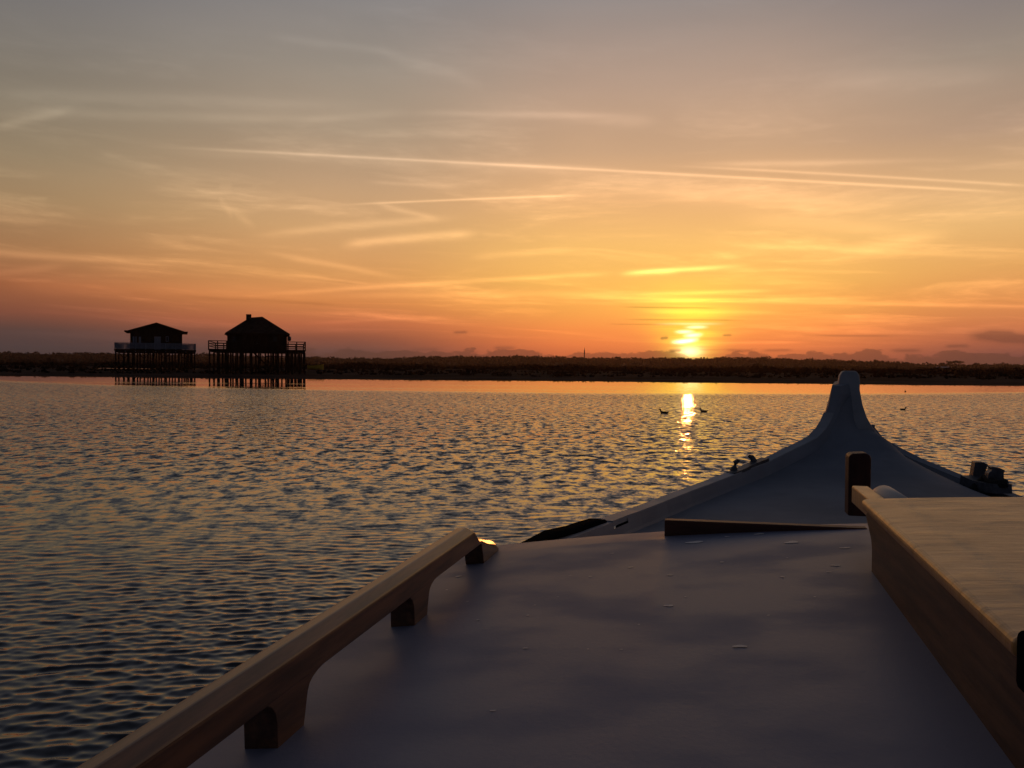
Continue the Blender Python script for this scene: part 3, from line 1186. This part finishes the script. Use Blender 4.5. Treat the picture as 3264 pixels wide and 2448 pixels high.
# ------------------------------------------------------------------ water birds
def make_duck():
    """one continuous body lofted from tail to bill"""
    path = [(-.24, .095, .008, .006), (-.20, .075, .035, .018), (-.14, .055, .075, .045), (-.05, .045, .10, .065), (.05, .045, .095, .065),
            (.12, .062, .065, .055), (.150, .105, .036, .034), (.160, .150, .028, .030), (.172, .185, .034, .034), (.195, .200, .036, .034),
            (.222, .195, .026, .024), (.238, .186, .016, .012), (.275, .178, .014, .007), (.292, .175, .006, .004)]
    n = 12
    v, f = [], []
    for i, (x, z, w, h) in enumerate(path):
        a = path[max(i - 1, 0)]
        c = path[min(i + 1, len(path) - 1)]
        tx, tz = c[0] - a[0], c[1] - a[1]
        l = math.hypot(tx, tz)
        nx, nz = -tz / l, tx / l
        for k in range(n):
            t = 2 * math.pi * k / n
            v.append((x + nx * h * math.sin(t), w * math.cos(t), z + nz * h * math.sin(t)))
    for i in range(len(path) - 1):
        for k in range(n):
            f.append((i * n + k, i * n + (k + 1) % n, (i + 1) * n + (k + 1) % n, (i + 1) * n + k))
    f += [tuple(range(n)), tuple((len(path) - 1) * n + k for k in range(n))]
    return v, f


dv, df = make_duck()
duck_me = None
for px, py, rz, sc, lab in ((2117, 1318, math.pi - .15, 1.0, 'dark duck floating left of the sun glitter, facing left'),
                            (2243, 1313.5, math.pi + .2, .92, 'dark duck floating right of the sun glitter, facing left'),
                            (2878, 1307, -.9, .8, 'dark duck floating right of the bow post, nearer one of two'),
                            (2886, 1249, -2.2, .85, 'tiny dark duck far off right of the bow post, near the calm water')):
    r_ = ray(px, py)
    p = Vector((0, 0, CAM_H)) + r_ * (-CAM_H / r_.z)
    if duck_me is None:
        d = mesh_obj('duck', dv, df, 'feather', smooth=True)
        duck_me = d.data
    else:
        d = bpy.data.objects.new('duck', duck_me)
        C.objects.link(d)
    d.location = (p.x, p.y, -.01)
    d.rotation_euler = (0, 0, rz)
    d.scale = (sc, sc, sc)
    tag(d, lab, 'duck', 'ducks floating on the water')

# ------------------------------------------------------------------ the boat under the camera
S_ = 0.85                                      # metres per layout unit
HEAD = 12.9                                    # the bow points this far right of the view
fwd = Vector((math.sin(R(HEAD)), math.cos(R(HEAD)), 0))
rgt = Vector((math.cos(R(HEAD)), -math.sin(R(HEAD)), 0))
CX = 0.977                                     # the keel line lies this many units right of the viewer
boat = empty('boat', tuple(rgt * CX * S_), -R(HEAD))
tag(boat, 'pale grey wooden boat with upswept bow, cabin roof and varnished handrail', 'boat')


def U(lat, D, drop):                           # layout units -> boat coordinates
    return Vector(((lat - CX) * S_, D * S_, CAM_H - drop * S_))


def pxD(px, py, D):                            # pixel at boat-distance D (units) -> (lat, D, drop)
    d = ray(px, py)
    k = D / d.dot(fwd)
    return d.dot(rgt) * k, D, -d.z * k


DS = 6.0


def beam(s):
    return 0.0725 + 1.65 * (1 - math.exp(-max(s, 0) / 1.5))


def on_sheer(px, py, side):
    lo, hi = 0.0, 4.2
    g = lambda s: (pxD(px, py, DS - s)[0] - (CX + side * beam(s))) * side
    # g > 0: pixel lies outside the sheer
    a, b_ = lo, hi
    for _ in range(50):
        m_ = (a + b_) / 2
        if g(m_) > 0:
            a = m_
        else:
            b_ = m_
    return a, pxD(px, py, DS - a)[2]


left_px = [(2652, 1228), (2647, 1262), (2641, 1290), (2632, 1316), (2622, 1340), (2607, 1365), (2580, 1393), (2545, 1412), (2507, 1430), (2424, 1471), (2342, 1501), (2250, 1536), (2170, 1565),
           (2090, 1596), (2005, 1628), (1962, 1642), (1915, 1660), (1830, 1690), (1760, 1714), (1690, 1738)]
right_px = [(2779, 1365), (2805, 1393), (2826, 1408), (2850, 1422), (2938, 1466), (3029, 1503), (3098, 1531), (3231, 1577),
            (3400, 1632)]
SL = [on_sheer(x, y, -1) for x, y in left_px]
SR = [on_sheer(x, y, 1) for x, y in right_px]
print('SHEER L', [(round(a, 2), round(b_, 3)) for a, b_ in SL])
print('SHEER R', [(round(a, 2), round(b_, 3)) for a, b_ in SR])
SL = [(0.0, SL[0][1] - .02)] + SL + [(4.4, SL[-1][1] + .16), (6.0, SL[-1][1] + .24), (9.0, SL[-1][1] + .24)]
SR = [(0.0, SR[0][1] - .02)] + SR + [(3.2, SR[-1][1] + .06), (4.4, SR[-1][1] + .12), (6.0, SR[-1][1] + .16), (9.0, SR[-1][1] + .16)]


def build_shell(side, sheer):
    hv, hf = [], []
    bv, bf = [], []
    cv, cf = [], []
    for i, (s, dr) in enumerate(sheer):
        D = DS - s
        b_ = beam(s)
        x = CX + side * b_
        # outer hull from the rail to below the water
        rake = 0.32 * math.exp(-s / .5)
        hv += [U(x, D, dr), U(x, D, dr + .022), U(x - side * .002, D, dr + .075), U(CX + side * b_ * .98, D + .02 - rake * .3, dr + .30), U(CX + side * b_ * .86, D - rake * .8, 1.6), U(CX + side * b_ * .5, D - rake * 1.4, 2.75)]
        # inner face of the bulwark
        w_ = min(.05, b_ * .4)
        dd = dr + .11
        bv += [U(x - side * .002, D, dr + .001), U(x - side * w_, D, dr + .004), U(x - side * (w_ + .006), D, dr + .030), U(x - side * (w_ + .012), D, dr + .062),
               U(x - side * (w_ + .05 * min(1, s)), D, dd + .04)]
        cw = min(.05, b_ * .7)
        # capping rail standing a little proud
        cv += [U(x + side * .012, D, dr + .022), U(x + side * .012, D, dr - .004), U(x - side * cw, D, dr - .002), U(x - side * cw, D, dr + .022)]
    m_ = len(sheer)
    for i in range(m_ - 1):
        scup = side < 0 and i == 16             # an open slot under the rail
        for k in range(5):
            if not (scup and k == 1):
                hf.append((i * 6 + k, i * 6 + k + 1, i * 6 + 7 + k, i * 6 + 6 + k))
        for k in range(4):
            if not (scup and k == 1):
                bf.append((i * 5 + k, i * 5 + k + 1, i * 5 + 6 + k, i * 5 + 5 + k))
        for k in range(4):
            cf.append((i * 4 + k, i * 4 + (k + 1) % 4, i * 4 + 4 + (k + 1) % 4, i * 4 + 4 + k))
    return hv, hf, bv, bf, cv, cf


for side, sheer in ((-1, SL), (1, SR)):
    hv, hf, bv, bf, cv, cf = build_shell(side, sheer)
    mesh_obj('hull_side', hv, hf, 'hull_paint', boat, True)
    mesh_obj('bulwark', bv, bf, 'hull_paint', boat, False)
    if side == 1:
        mesh_obj('capping_rail', cv, cf, 'hull_paint', boat, False)
    else:
        n1 = 17                                 # the pale cap stops here; a dark rubbing rail carries on aft
        mesh_obj('capping_rail', cv[:4 * (n1 + 1)], [q for q in cf if max(q) < 4 * (n1 + 1) and min(q) >= 16] + [(4 * n1, 4 * n1 + 1, 4 * n1 + 2, 4 * n1 + 3)], 'stem_paint', boat, False)

# dark worn rail on the left side near the cabin
top = [(1912, 1653), (1890, 1652), (1850, 1664), (1815, 1676), (1795, 1680), (1750, 1690), (1690, 1722), (1640, 1748)]
v, f = [], []
for i, (x, y) in enumerate(top):
    s, dr = on_sheer(x, y, -1)
    D = DS - s
    lat = CX - beam(s)
    for q in ((-.02, .0), (.030, .003), (.034, .026), (-.02, .034)):
        v.append(U(lat + q[0], D, dr + q[1]))
for i in range(len(top) - 1):
    for k in range(4):
        f.append((i * 4 + k, i * 4 + (k + 1) % 4, i * 4 + 4 + (k + 1) % 4, i * 4 + 4 + k))
f += [(0, 1, 2, 3), tuple(4 * (len(top) - 1) + k for k in range(4))]
mesh_obj('rubbing_rail', v, f, 'black_rubber', boat, False, 0.006)

# foredeck: a shallow bowl that sweeps up to the stem
def rim(sheer, s_):
    for (a_, p), (c_, q) in zip(sheer, sheer[1:]):
        if a_ <= s_ <= c_ and c_ > a_:
            return p + (q - p) * (s_ - a_) / (c_ - a_)
    return sheer[-1][1]


v, f = [], []
nu, nv = 30, 20
for i in range(nu + 1):
    s_ = .02 + 3.85 * (i / nu) ** 1.3
    D = DS - s_
    b_ = beam(s_) - min(.06, beam(s_) * .45)
    q = min(1, max(0, (D - 3.75) / 2.2))
    mid = .600 - .22 * q * q * (3 - 2 * q)
    el, er = rim(SL, s_) + .075, rim(SR, s_) + .075
    for k in range(nv + 1):
        t = -1 + 2 * k / nv
        edge = el + (er - el) * (t + 1) / 2
        v.append(U(CX + t * b_, D, edge + (max(mid, min(el, er) - .02) - edge) * (1 - abs(t) ** 3.0)))
for i in range(nu):
    for k in range(nv):
        f.append((i * (nv + 1) + k, i * (nv + 1) + k + 1, (i + 1) * (nv + 1) + k + 1, (i + 1) * (nv + 1) + k))
mesh_obj('foredeck', v, f, 'deck_paint', boat, True)

# inner stem post with flared shoulders
cxs = CX
outl_r = [(2735, 1196), (2737.5, 1212), (2737, 1242), (2745, 1287), (2759, 1329), (2777, 1361), (2805, 1393), (2846, 1420), (2900, 1448)]
outl_l = [(2560, 1420), (2580, 1400), (2607, 1370), (2632, 1330), (2650, 1300), (2666, 1260), (2671, 1225), (2671.5, 1212), (2674, 1196)]
pts = [pxD(x, y, DS) for x, y in [(2682, 1184), (2690, 1182), (2720, 1182), (2728, 1185)] + outl_r] + [pxD(2790, 1600, DS)] + \
      [pxD(2600, 1600, DS)] + [pxD(x, y, DS) for x, y in outl_l]
poly = [(p[0], p[2]) for p in pts]
MB().prism(poly, lambda q, k: U(q[0], DS - .05 if k == 0 else DS + .02, q[1])).build('stem_post', 'stem_paint', boat, False, 0.006, 2)
# outer stem, a little lower and further out
oo = [(2657, 1219), (2664, 1215), (2690, 1215), (2698, 1222), (2705, 1290), (2730, 1345), (2750, 1385), (2600, 1385), (2608, 1365), (2626, 1325), (2641, 1272), (2650, 1235)]
pts = [pxD(x, y, DS + .42) for x, y in oo]
MB().prism([(p[0], p[2]) for p in pts], lambda q, k: U(q[0], DS + .03 if k == 0 else DS + .42, q[1])).build('outer_stem', 'hull_paint', boat, False, 0.008, 2)
MB().prism([(DS + .06, .46), (DS + .42, .46), (DS + .35, 1.2), (DS - .2, 2.6), (DS - .9, 2.6)],
           lambda q, k: U(CX + (-.055 if k == 0 else .055), q[0], q[1])).build('cutwater', 'hull_paint', boat)

# mooring post
a = pxD(2706, 1446, 3.9)
b_ = pxD(2778, 1446, 3.9)
MB().prism([(a[0], a[2] + .012), (a[0] + .012, a[2]), (b_[0] - .02, a[2] - .004), (b_[0] - .006, a[2] + .004), (b_[0], a[2] + .02), (b_[0], .62), (a[0], .62)],
           lambda q, k: U(q[0], 3.9 if k == 0 else 4.0, q[1])).build('mooring_post', 'post_wood', boat, False, 0.005, 2)

# fairleads on both rails
def horn(parent, pts, w, h):
    b = MB()
    b.tube(pts, h, 10)
    o = b.build('horn', 'dark_iron', parent, True)
    return o


def fairlead_left():
    base = []
    for x, y in ((2318, 1513), (2345, 1502), (2395, 1479), (2428, 1466)):
        s, dr = on_sheer(x, y, -1)
        base.append(U(CX - beam(s) + .02, DS - s, dr))
    b = MB()
    for i in range(3):
        b.bar(base[i] + Vector((0, 0, .004)), base[i + 1] + Vector((0, 0, .004)), .045, .016)
    o = b.build('fairlead', 'dark_iron', boat, False)
    for seq, rad in (([(2339, 1507), (2340, 1490), (2344, 1474), (2352, 1468.5), (2358, 1470)], (.022, .016, .014, .011, .005)),
                     ([(2401, 1480), (2402, 1466), (2396, 1456.5), (2388, 1454.5), (2384, 1456)], (.019, .016, .013, .009, .004))):
        s, dr = on_sheer(*seq[0], -1)
        D = DS - s
        horn(o, [U(*pxD(x, y, D)) for x, y in seq], 0, list(rad))


def fairlead_right():
    k = 244 / 2131.0
    P = lambda zx, zy: (3020 + zx * k, 1430 + zy * k)
    s, dr = on_sheer(*P(1000, 980), 1)
    D = DS - s
    o = None
    b = MB()
    pts = [P(560, 860), P(900, 1010), P(1250, 1090), P(1560, 1120)]
    q = [U(*pxD(*p_, D + .02 - i * .09)) for i, p_ in enumerate(pts)]
    for i in range(3):
        b.bar(q[i], q[i + 1], .085, .045)
    o = b.build('fairlead', 'dark_iron', boat, False)
    for polyz, dd in (([(630, 860), (710, 760), (775, 385), (800, 372), (1010, 385), (1150, 450), (1145, 480), (1105, 520), (1060, 690), (1100, 720), (960, 1000)], .02),
                      ([(1150, 690), (1240, 610), (1245, 570), (1205, 515), (1290, 510), (1460, 540), (1600, 600), (1605, 640), (1575, 680), (1580, 830),
                        (1690, 870), (1722, 960), (1700, 1040), (1640, 1085), (1480, 1105), (1100, 1080)], -.18)):
        pl = [pxD(*P(*z), D + dd) for z in polyz]
        MB().prism([(p_[0], p_[2]) for p_ in pl], lambda q_, k_: U(q_[0], D + dd + (0 if k_ == 0 else .075), q_[1])).build('horn', 'dark_iron', o, False, .004, 2)
    # mooring line led through it
    ln = [P(1660, 960), P(1400, 1000), P(1180, 900), P(1080, 800), P(960, 900), P(820, 1040), P(700, 1160), P(560, 1270), P(400, 1400), P(250, 1600)]
    dd = [-.25, -.24, -.16, -.10, -.08, -.10, -.12, -.12, -.12, -.1]
    pts = [U(*pxD(*a_, D + e)) for a_, e in zip(ln, dd)]
    fine = []
    for i in range(len(pts) - 1):
        for t in (0, .33, .66):
            fine.append(pts[i].lerp(pts[i + 1], t))
    fine.append(pts[-1])
    M = boat.matrix_basis.copy()
    M = Matrix.Translation(boat.location) @ Matrix.Rotation(-R(HEAD), 4, 'Z')
    r_ = MB().tube([M @ p_ for p_ in fine], .020, 8).build('mooring_line', 'rope_fibre', None, True)
    tag(r_, 'dark mooring line led through the fairlead on the right rail of the bow', 'rope')


fairlead_left()
fairlead_right()


# ------------------------------------------------------------------ cabin roof
def roof_drop(lat, D=1.6):
    x = lat - CX
    return .438 + .0426 * x * x - (.010 + .014 * (lat + .59)) * (D - 1.2)


def roof_front(lat):                           # the front edge bows gently
    x = lat - CX
    return 2.50 + .02 * (1 - (x / 1.6) ** 2)


v, f = [], []
nx, ny = 60, 26
lx = [-.70 + (3.354) * i / nx for i in range(nx + 1)]
for j in range(ny + 1):
    for l in lx:
        D = -.55 + (roof_front(l) + .55) * j / ny
        v.append(U(l, D, roof_drop(l, D)))
for l in lx:
    v.append(U(l, roof_front(l) + .006, roof_drop(l, 2.5) + .012))
for l in lx:
    v.append(U(l, roof_front(l), roof_drop(l, 2.5) + .05))
ny2 = ny + 2
for j in range(ny2):
    for i in range(nx):
        k = j * (nx + 1) + i
        f.append((k, k + 1, k + nx + 2, k + nx + 1))
rf = mesh_obj('cabin_roof', v, f, 'roof_paint', boat, True)
b = MB()
zt = [roof_drop(l) for l in lx]
b.add([U(l, roof_front(l) - .04, roof_drop(l, 2.5) + .045) for l in lx] + [U(l, roof_front(l) - .04, 1.0) for l in lx],
      [(i, i + 1, nx + 2 + i, nx + 1 + i) for i in range(nx)])
for l in (-.66, 2.61):
    b.add([U(l, -.5, roof_drop(l) + .01), U(l, 2.44, roof_drop(l) + .01), U(l, 2.44, 1.05), U(l, -.5, 1.05)], [(0, 1, 2, 3)])
b.build('cabin_side', 'hull_paint', boat)

# wedge shaped board along the front of the roof
bl = pxD(2120, 1652, 2.47)
br = pxD(2760, 1682, 2.47)
lo_l = roof_drop(bl[0], 2.45) + .004
lo_r = roof_drop(br[0], 2.45)
poly = [(bl[0], bl[2]), (br[0], min(br[2], lo_r - .002)), (br[0], lo_r + .012), (bl[0], lo_l + .012)]
MB().prism(poly, lambda q, k: U(q[0], 2.44 if k == 0 else 2.475, q[1])).build('roof_edge_board', 'dark_wood', boat, False, .003, 2)

# worn flecks where pale primer shows through the roof paint
k = W0 / 2212
drops = [(1640, 1154, 26), (1710, 1172, 36), (1825, 1184, 28), (1805, 1222, 24), (1500, 1172, 44), (1447, 1243, 16), (1322, 1196, 12), (1362, 1226, 14),
         (1275, 1246, 10), (990, 1246, 24), (1445, 1309, 24), (1032, 1340, 14), (1140, 1330, 10), (1155, 1308, 10), (1380, 1350, 8), (1135, 1401, 14),
         (1270, 1403, 8), (1342, 1404, 9), (1598, 1397, 34), (1065, 1536, 18), (1790, 1236, 12), (1560, 1215, 14), (1690, 1247, 12), (965, 1275, 10),
         (1232, 1244, 8), (1570, 1160, 14), (1700, 1206, 8), (1480, 1290, 8), (1205, 1290, 6), (1660, 1330, 8), (1010, 1300, 8), (1760, 1290, 7)]
v, f = [], []
for dxp, dyp, w in drops:
    d = ray(dxp * k, dyp * k)
    t = .5
    for _ in range(30):
        lat = d.dot(rgt) * t
        t = roof_drop(lat, d.dot(fwd) * t) / -d.z
    lat, D = d.dot(rgt) * t, d.dot(fwd) * t
    hw = w * k / FPX * D / 2 * 0.74
    n = 14
    b0 = len(v)
    ph1, ph2 = random.uniform(0, 6), random.uniform(0, 6)
    sy = random.uniform(.45, .8)
    zc = U(lat, D, roof_drop(lat, D)).z + .0010
    cpt = U(lat, D, 0)
    v.append((cpt.x, cpt.y, zc))
    for i in range(n):
        a = 2 * math.pi * i / n
        rr_ = hw * S_ * (1 + .22 * math.sin(2 * a + ph1) + .16 * math.sin(3 * a + ph2))
        lt = lat + math.cos(a) * rr_ / S_
        v.append((cpt.x + math.cos(a) * rr_, cpt.y + math.sin(a) * rr_ * sy, U(lt, D + math.sin(a) * rr_ * sy / S_, roof_drop(lt, D + math.sin(a) * rr_ * sy / S_)).z + .0010))
    for i in range(n):
        f.append((b0, b0 + 1 + i, b0 + 1 + (i + 1) % n))
wd = mesh_obj('worn_fleck', v, f, 'white_primer', rf, True)
tag(wd, kind='stuff')

# ------------------------------------------------------------------ handrail on the left of the roof
LAT0, LAT1 = -.645, -.590


def arc(cx, cy, r, a0, a1, n=7):
    return [(cx + r * math.cos(R(a0 + (a1 - a0) * i / n)), cy + r * math.sin(R(a0 + (a1 - a0) * i / n))) for i in range(n + 1)]


RB = .473                                       # underside of the rail, as a drop below the eye
hr = empty('handrail')
hr.parent = boat
sec = [(LAT0, RB), (LAT1, RB), (LAT1, .429), (LAT1 - .017, .413), (LAT0 + .013, .416), (LAT0, .427)]
v = []
for D in (-.5, 2.135):
    for l, dr in sec:
        v.append(U(l, D + (0 if D < 0 else (dr - .413) * 1.55), dr))
n = len(sec)
f = [(i, (i + 1) % n, n + (i + 1) % n, n + i) for i in range(n)] + [tuple(range(n)), tuple(range(n, 2 * n))]
mesh_obj('rail', v, f, 'varnished_wood', hr, False, .003, 2)
for y0 in (-.06, .525, 1.107, 1.690):
    y1 = y0 + .080
    zb = roof_drop(LAT0, y0) + .006
    r_ = .075
    poly = [(y0 - .034, RB - .004), (y0 - .016, RB + .006), (y0 - .005, RB + .018), (y0, RB + .036), (y0 + .003, zb), (y1, zb), (y1 + .016, RB + .022)]
    poly += [(y1 + .020 + r_ * (1 - math.cos(R(a_))), RB + .018 - .020 * math.sin(R(a_))) for a_ in (15, 35, 55, 75, 90)] + [(y1 + .02 + r_, RB - .004)]
    MB().prism(poly, lambda q, k_: U((LAT0 + .001) if k_ == 0 else (LAT1 - .001), q[0], q[1])).build('foot', 'varnished_wood', hr, False, .0025, 2)
# front foot with its sloping toe
zb = roof_drop(LAT0, 2.3) + .004
toe = [(2.228, RB - .006), (2.263, zb), (2.424, zb), (2.424, .522), (2.415, .508), (2.395, .498), (2.36, .489), (2.30, .476), (2.25, .464), (2.205, .454)]
n = len(toe)
v = []
for l, low in ((LAT0 + .001, 0), (LAT1 - .013, 0), (LAT1 - .001, .012)):     # chamfer on the inner top edge, shaped to catch the sun's glint
    for q in toe:
        v.append(U(l, q[0], q[1] + (low if q[1] < .52 and q[0] > 2.203 and q != toe[0] else 0)))
f = [tuple(range(n)), tuple(range(2 * n, 3 * n))]
f += [(a * n + i, a * n + (i + 1) % n, (a + 1) * n + (i + 1) % n, (a + 1) * n + i) for a in (0, 1) for i in range(n)]
mesh_obj('foot', v, f, 'glint_varnish', hr, False, .0025, 2)

# ------------------------------------------------------------------ sliding hatch on the right
lid_l, lid_r = .337, 1.62
LIDC = .283


def lid_drop(l):
    return .262 + .060 * (l - CX) ** 2


def lid_z(l, D):
    return lid_drop(l) - .0125 * (D - 2.05)


hb = MB().prism([(-.6, .34), (1.0, .325), (2.06, .312), (2.085, .328), (2.06, .342), (2.01, .372), (2.0, .390), (2.0, .47), (-.6, .50)],
                lambda q, k_: U(lid_l + .014 if k_ == 0 else lid_l + .06, q[0], q[1])).build('hatch_side', 'hatch_wood', boat, False, .004, 2)
MB().prism([(-.6, .34), (1.0, .325), (2.06, .312), (2.085, .328), (2.01, .372), (2.0, .47), (-.6, .50)],
           lambda q, k_: U(lid_r - .06 if k_ == 0 else lid_r - .014, q[0], q[1])).build('hatch_side', 'hatch_wood', boat, False, .004, 2)
fr = MB()
fr.box(*sorted((U(lid_l + .062, 0, 0).x, U(lid_r - .062, 0, 0).x)), U(0, 1.94, 0).y, U(0, 1.98, 0).y, U(0, 0, .49).z, U(0, 0, .315).z)
fr.build('hatch_front', 'hatch_wood', boat)
n = 24
v, f = [], []
ls = [lid_l + (lid_r - lid_l) * i / n for i in range(n + 1)]
D0, D1 = 1.06, 2.055
nr = 10
for j in range(nr + 1):
    D = D0 + (D1 - D0) * j / nr
    for l in ls:
        v.append(U(l, D, lid_z(l, D)))
m0 = len(v)
for j in range(nr + 1):
    D = D0 + (D1 - D0) * j / nr
    for l in ls:
        v.append(U(l, D, lid_z(l, D) + .024))
for j in range(nr):
    for i in range(n):
        k_ = j * (n + 1) + i
        f.append((k_, k_ + 1, k_ + n + 2, k_ + n + 1))
        f.append((m0 + k_ + n + 1, m0 + k_ + n + 2, m0 + k_ + 1, m0 + k_))
for i in range(n):
    f.append((i + 1, i, m0 + i, m0 + i + 1))
    q = nr * (n + 1)
    f.append((q + i, q + i + 1, m0 + q + i + 1, m0 + q + i))
for j in range(nr):
    a_, c_ = j * (n + 1), (j + 1) * (n + 1)
    f.append((a_, c_, m0 + c_, m0 + a_))
    f.append((c_ + n, a_ + n, m0 + a_ + n, m0 + c_ + n))
lid = mesh_obj('hatch_lid', v, f, 'lid_wood', boat, False, .008, 4)
# runner and round rail carried on in front of the lid
MB().box(U(.360, 0, 0).x, U(.400, 0, 0).x, U(0, 2.06, 0).y, U(0, 2.336, 0).y, U(0, 0, .337).z, U(0, 0, .293).z).build('hatch_runner', 'lid_wood', boat, False, .003, 2)
MB().tube([U(.432, 1.99, .318), U(.425, 2.27, .314), U(.424, 2.30, .315), U(.424, 2.315, .322)], [.028, .028, .022, .006], 20).build('round_rail', 'cream_paint', boat, True)
# black rubber stop at the aft end of the lid
MB().box(U(.336, 0, 0).x, U(.42, 0, 0).x, U(0, .94, 0).y, U(0, 1.056, 0).y, U(0, 0, .352).z, U(0, 0, .284).z).build('rubber_stop', 'black_rubber', boat, False, .008, 3)

# ------------------------------------------------------------------ evening haze
hz = MB().box(-2600, 2600, -60, 2700, -6, 62).build('haze', 'sand')
hm = bpy.data.materials.new('haze_air')
hm.use_nodes = True
ht = hm.node_tree
ht.nodes.clear()
ho = ht.nodes.new('ShaderNodeOutputMaterial')
pv = ht.nodes.new('ShaderNodeVolumePrincipled')
pv.inputs['Color'].default_value = (0.95, 0.62, 0.48, 1)
pv.inputs['Density'].default_value = 0.00008
pv.inputs['Anisotropy'].default_value = 0.75
ht.links.new(pv.outputs[0], ho.inputs['Volume'])
hz.data.materials.clear()
hz.data.materials.append(hm)
tag(hz, 'thin warm evening haze lying over the water and the far shore', 'haze', kind='stuff')
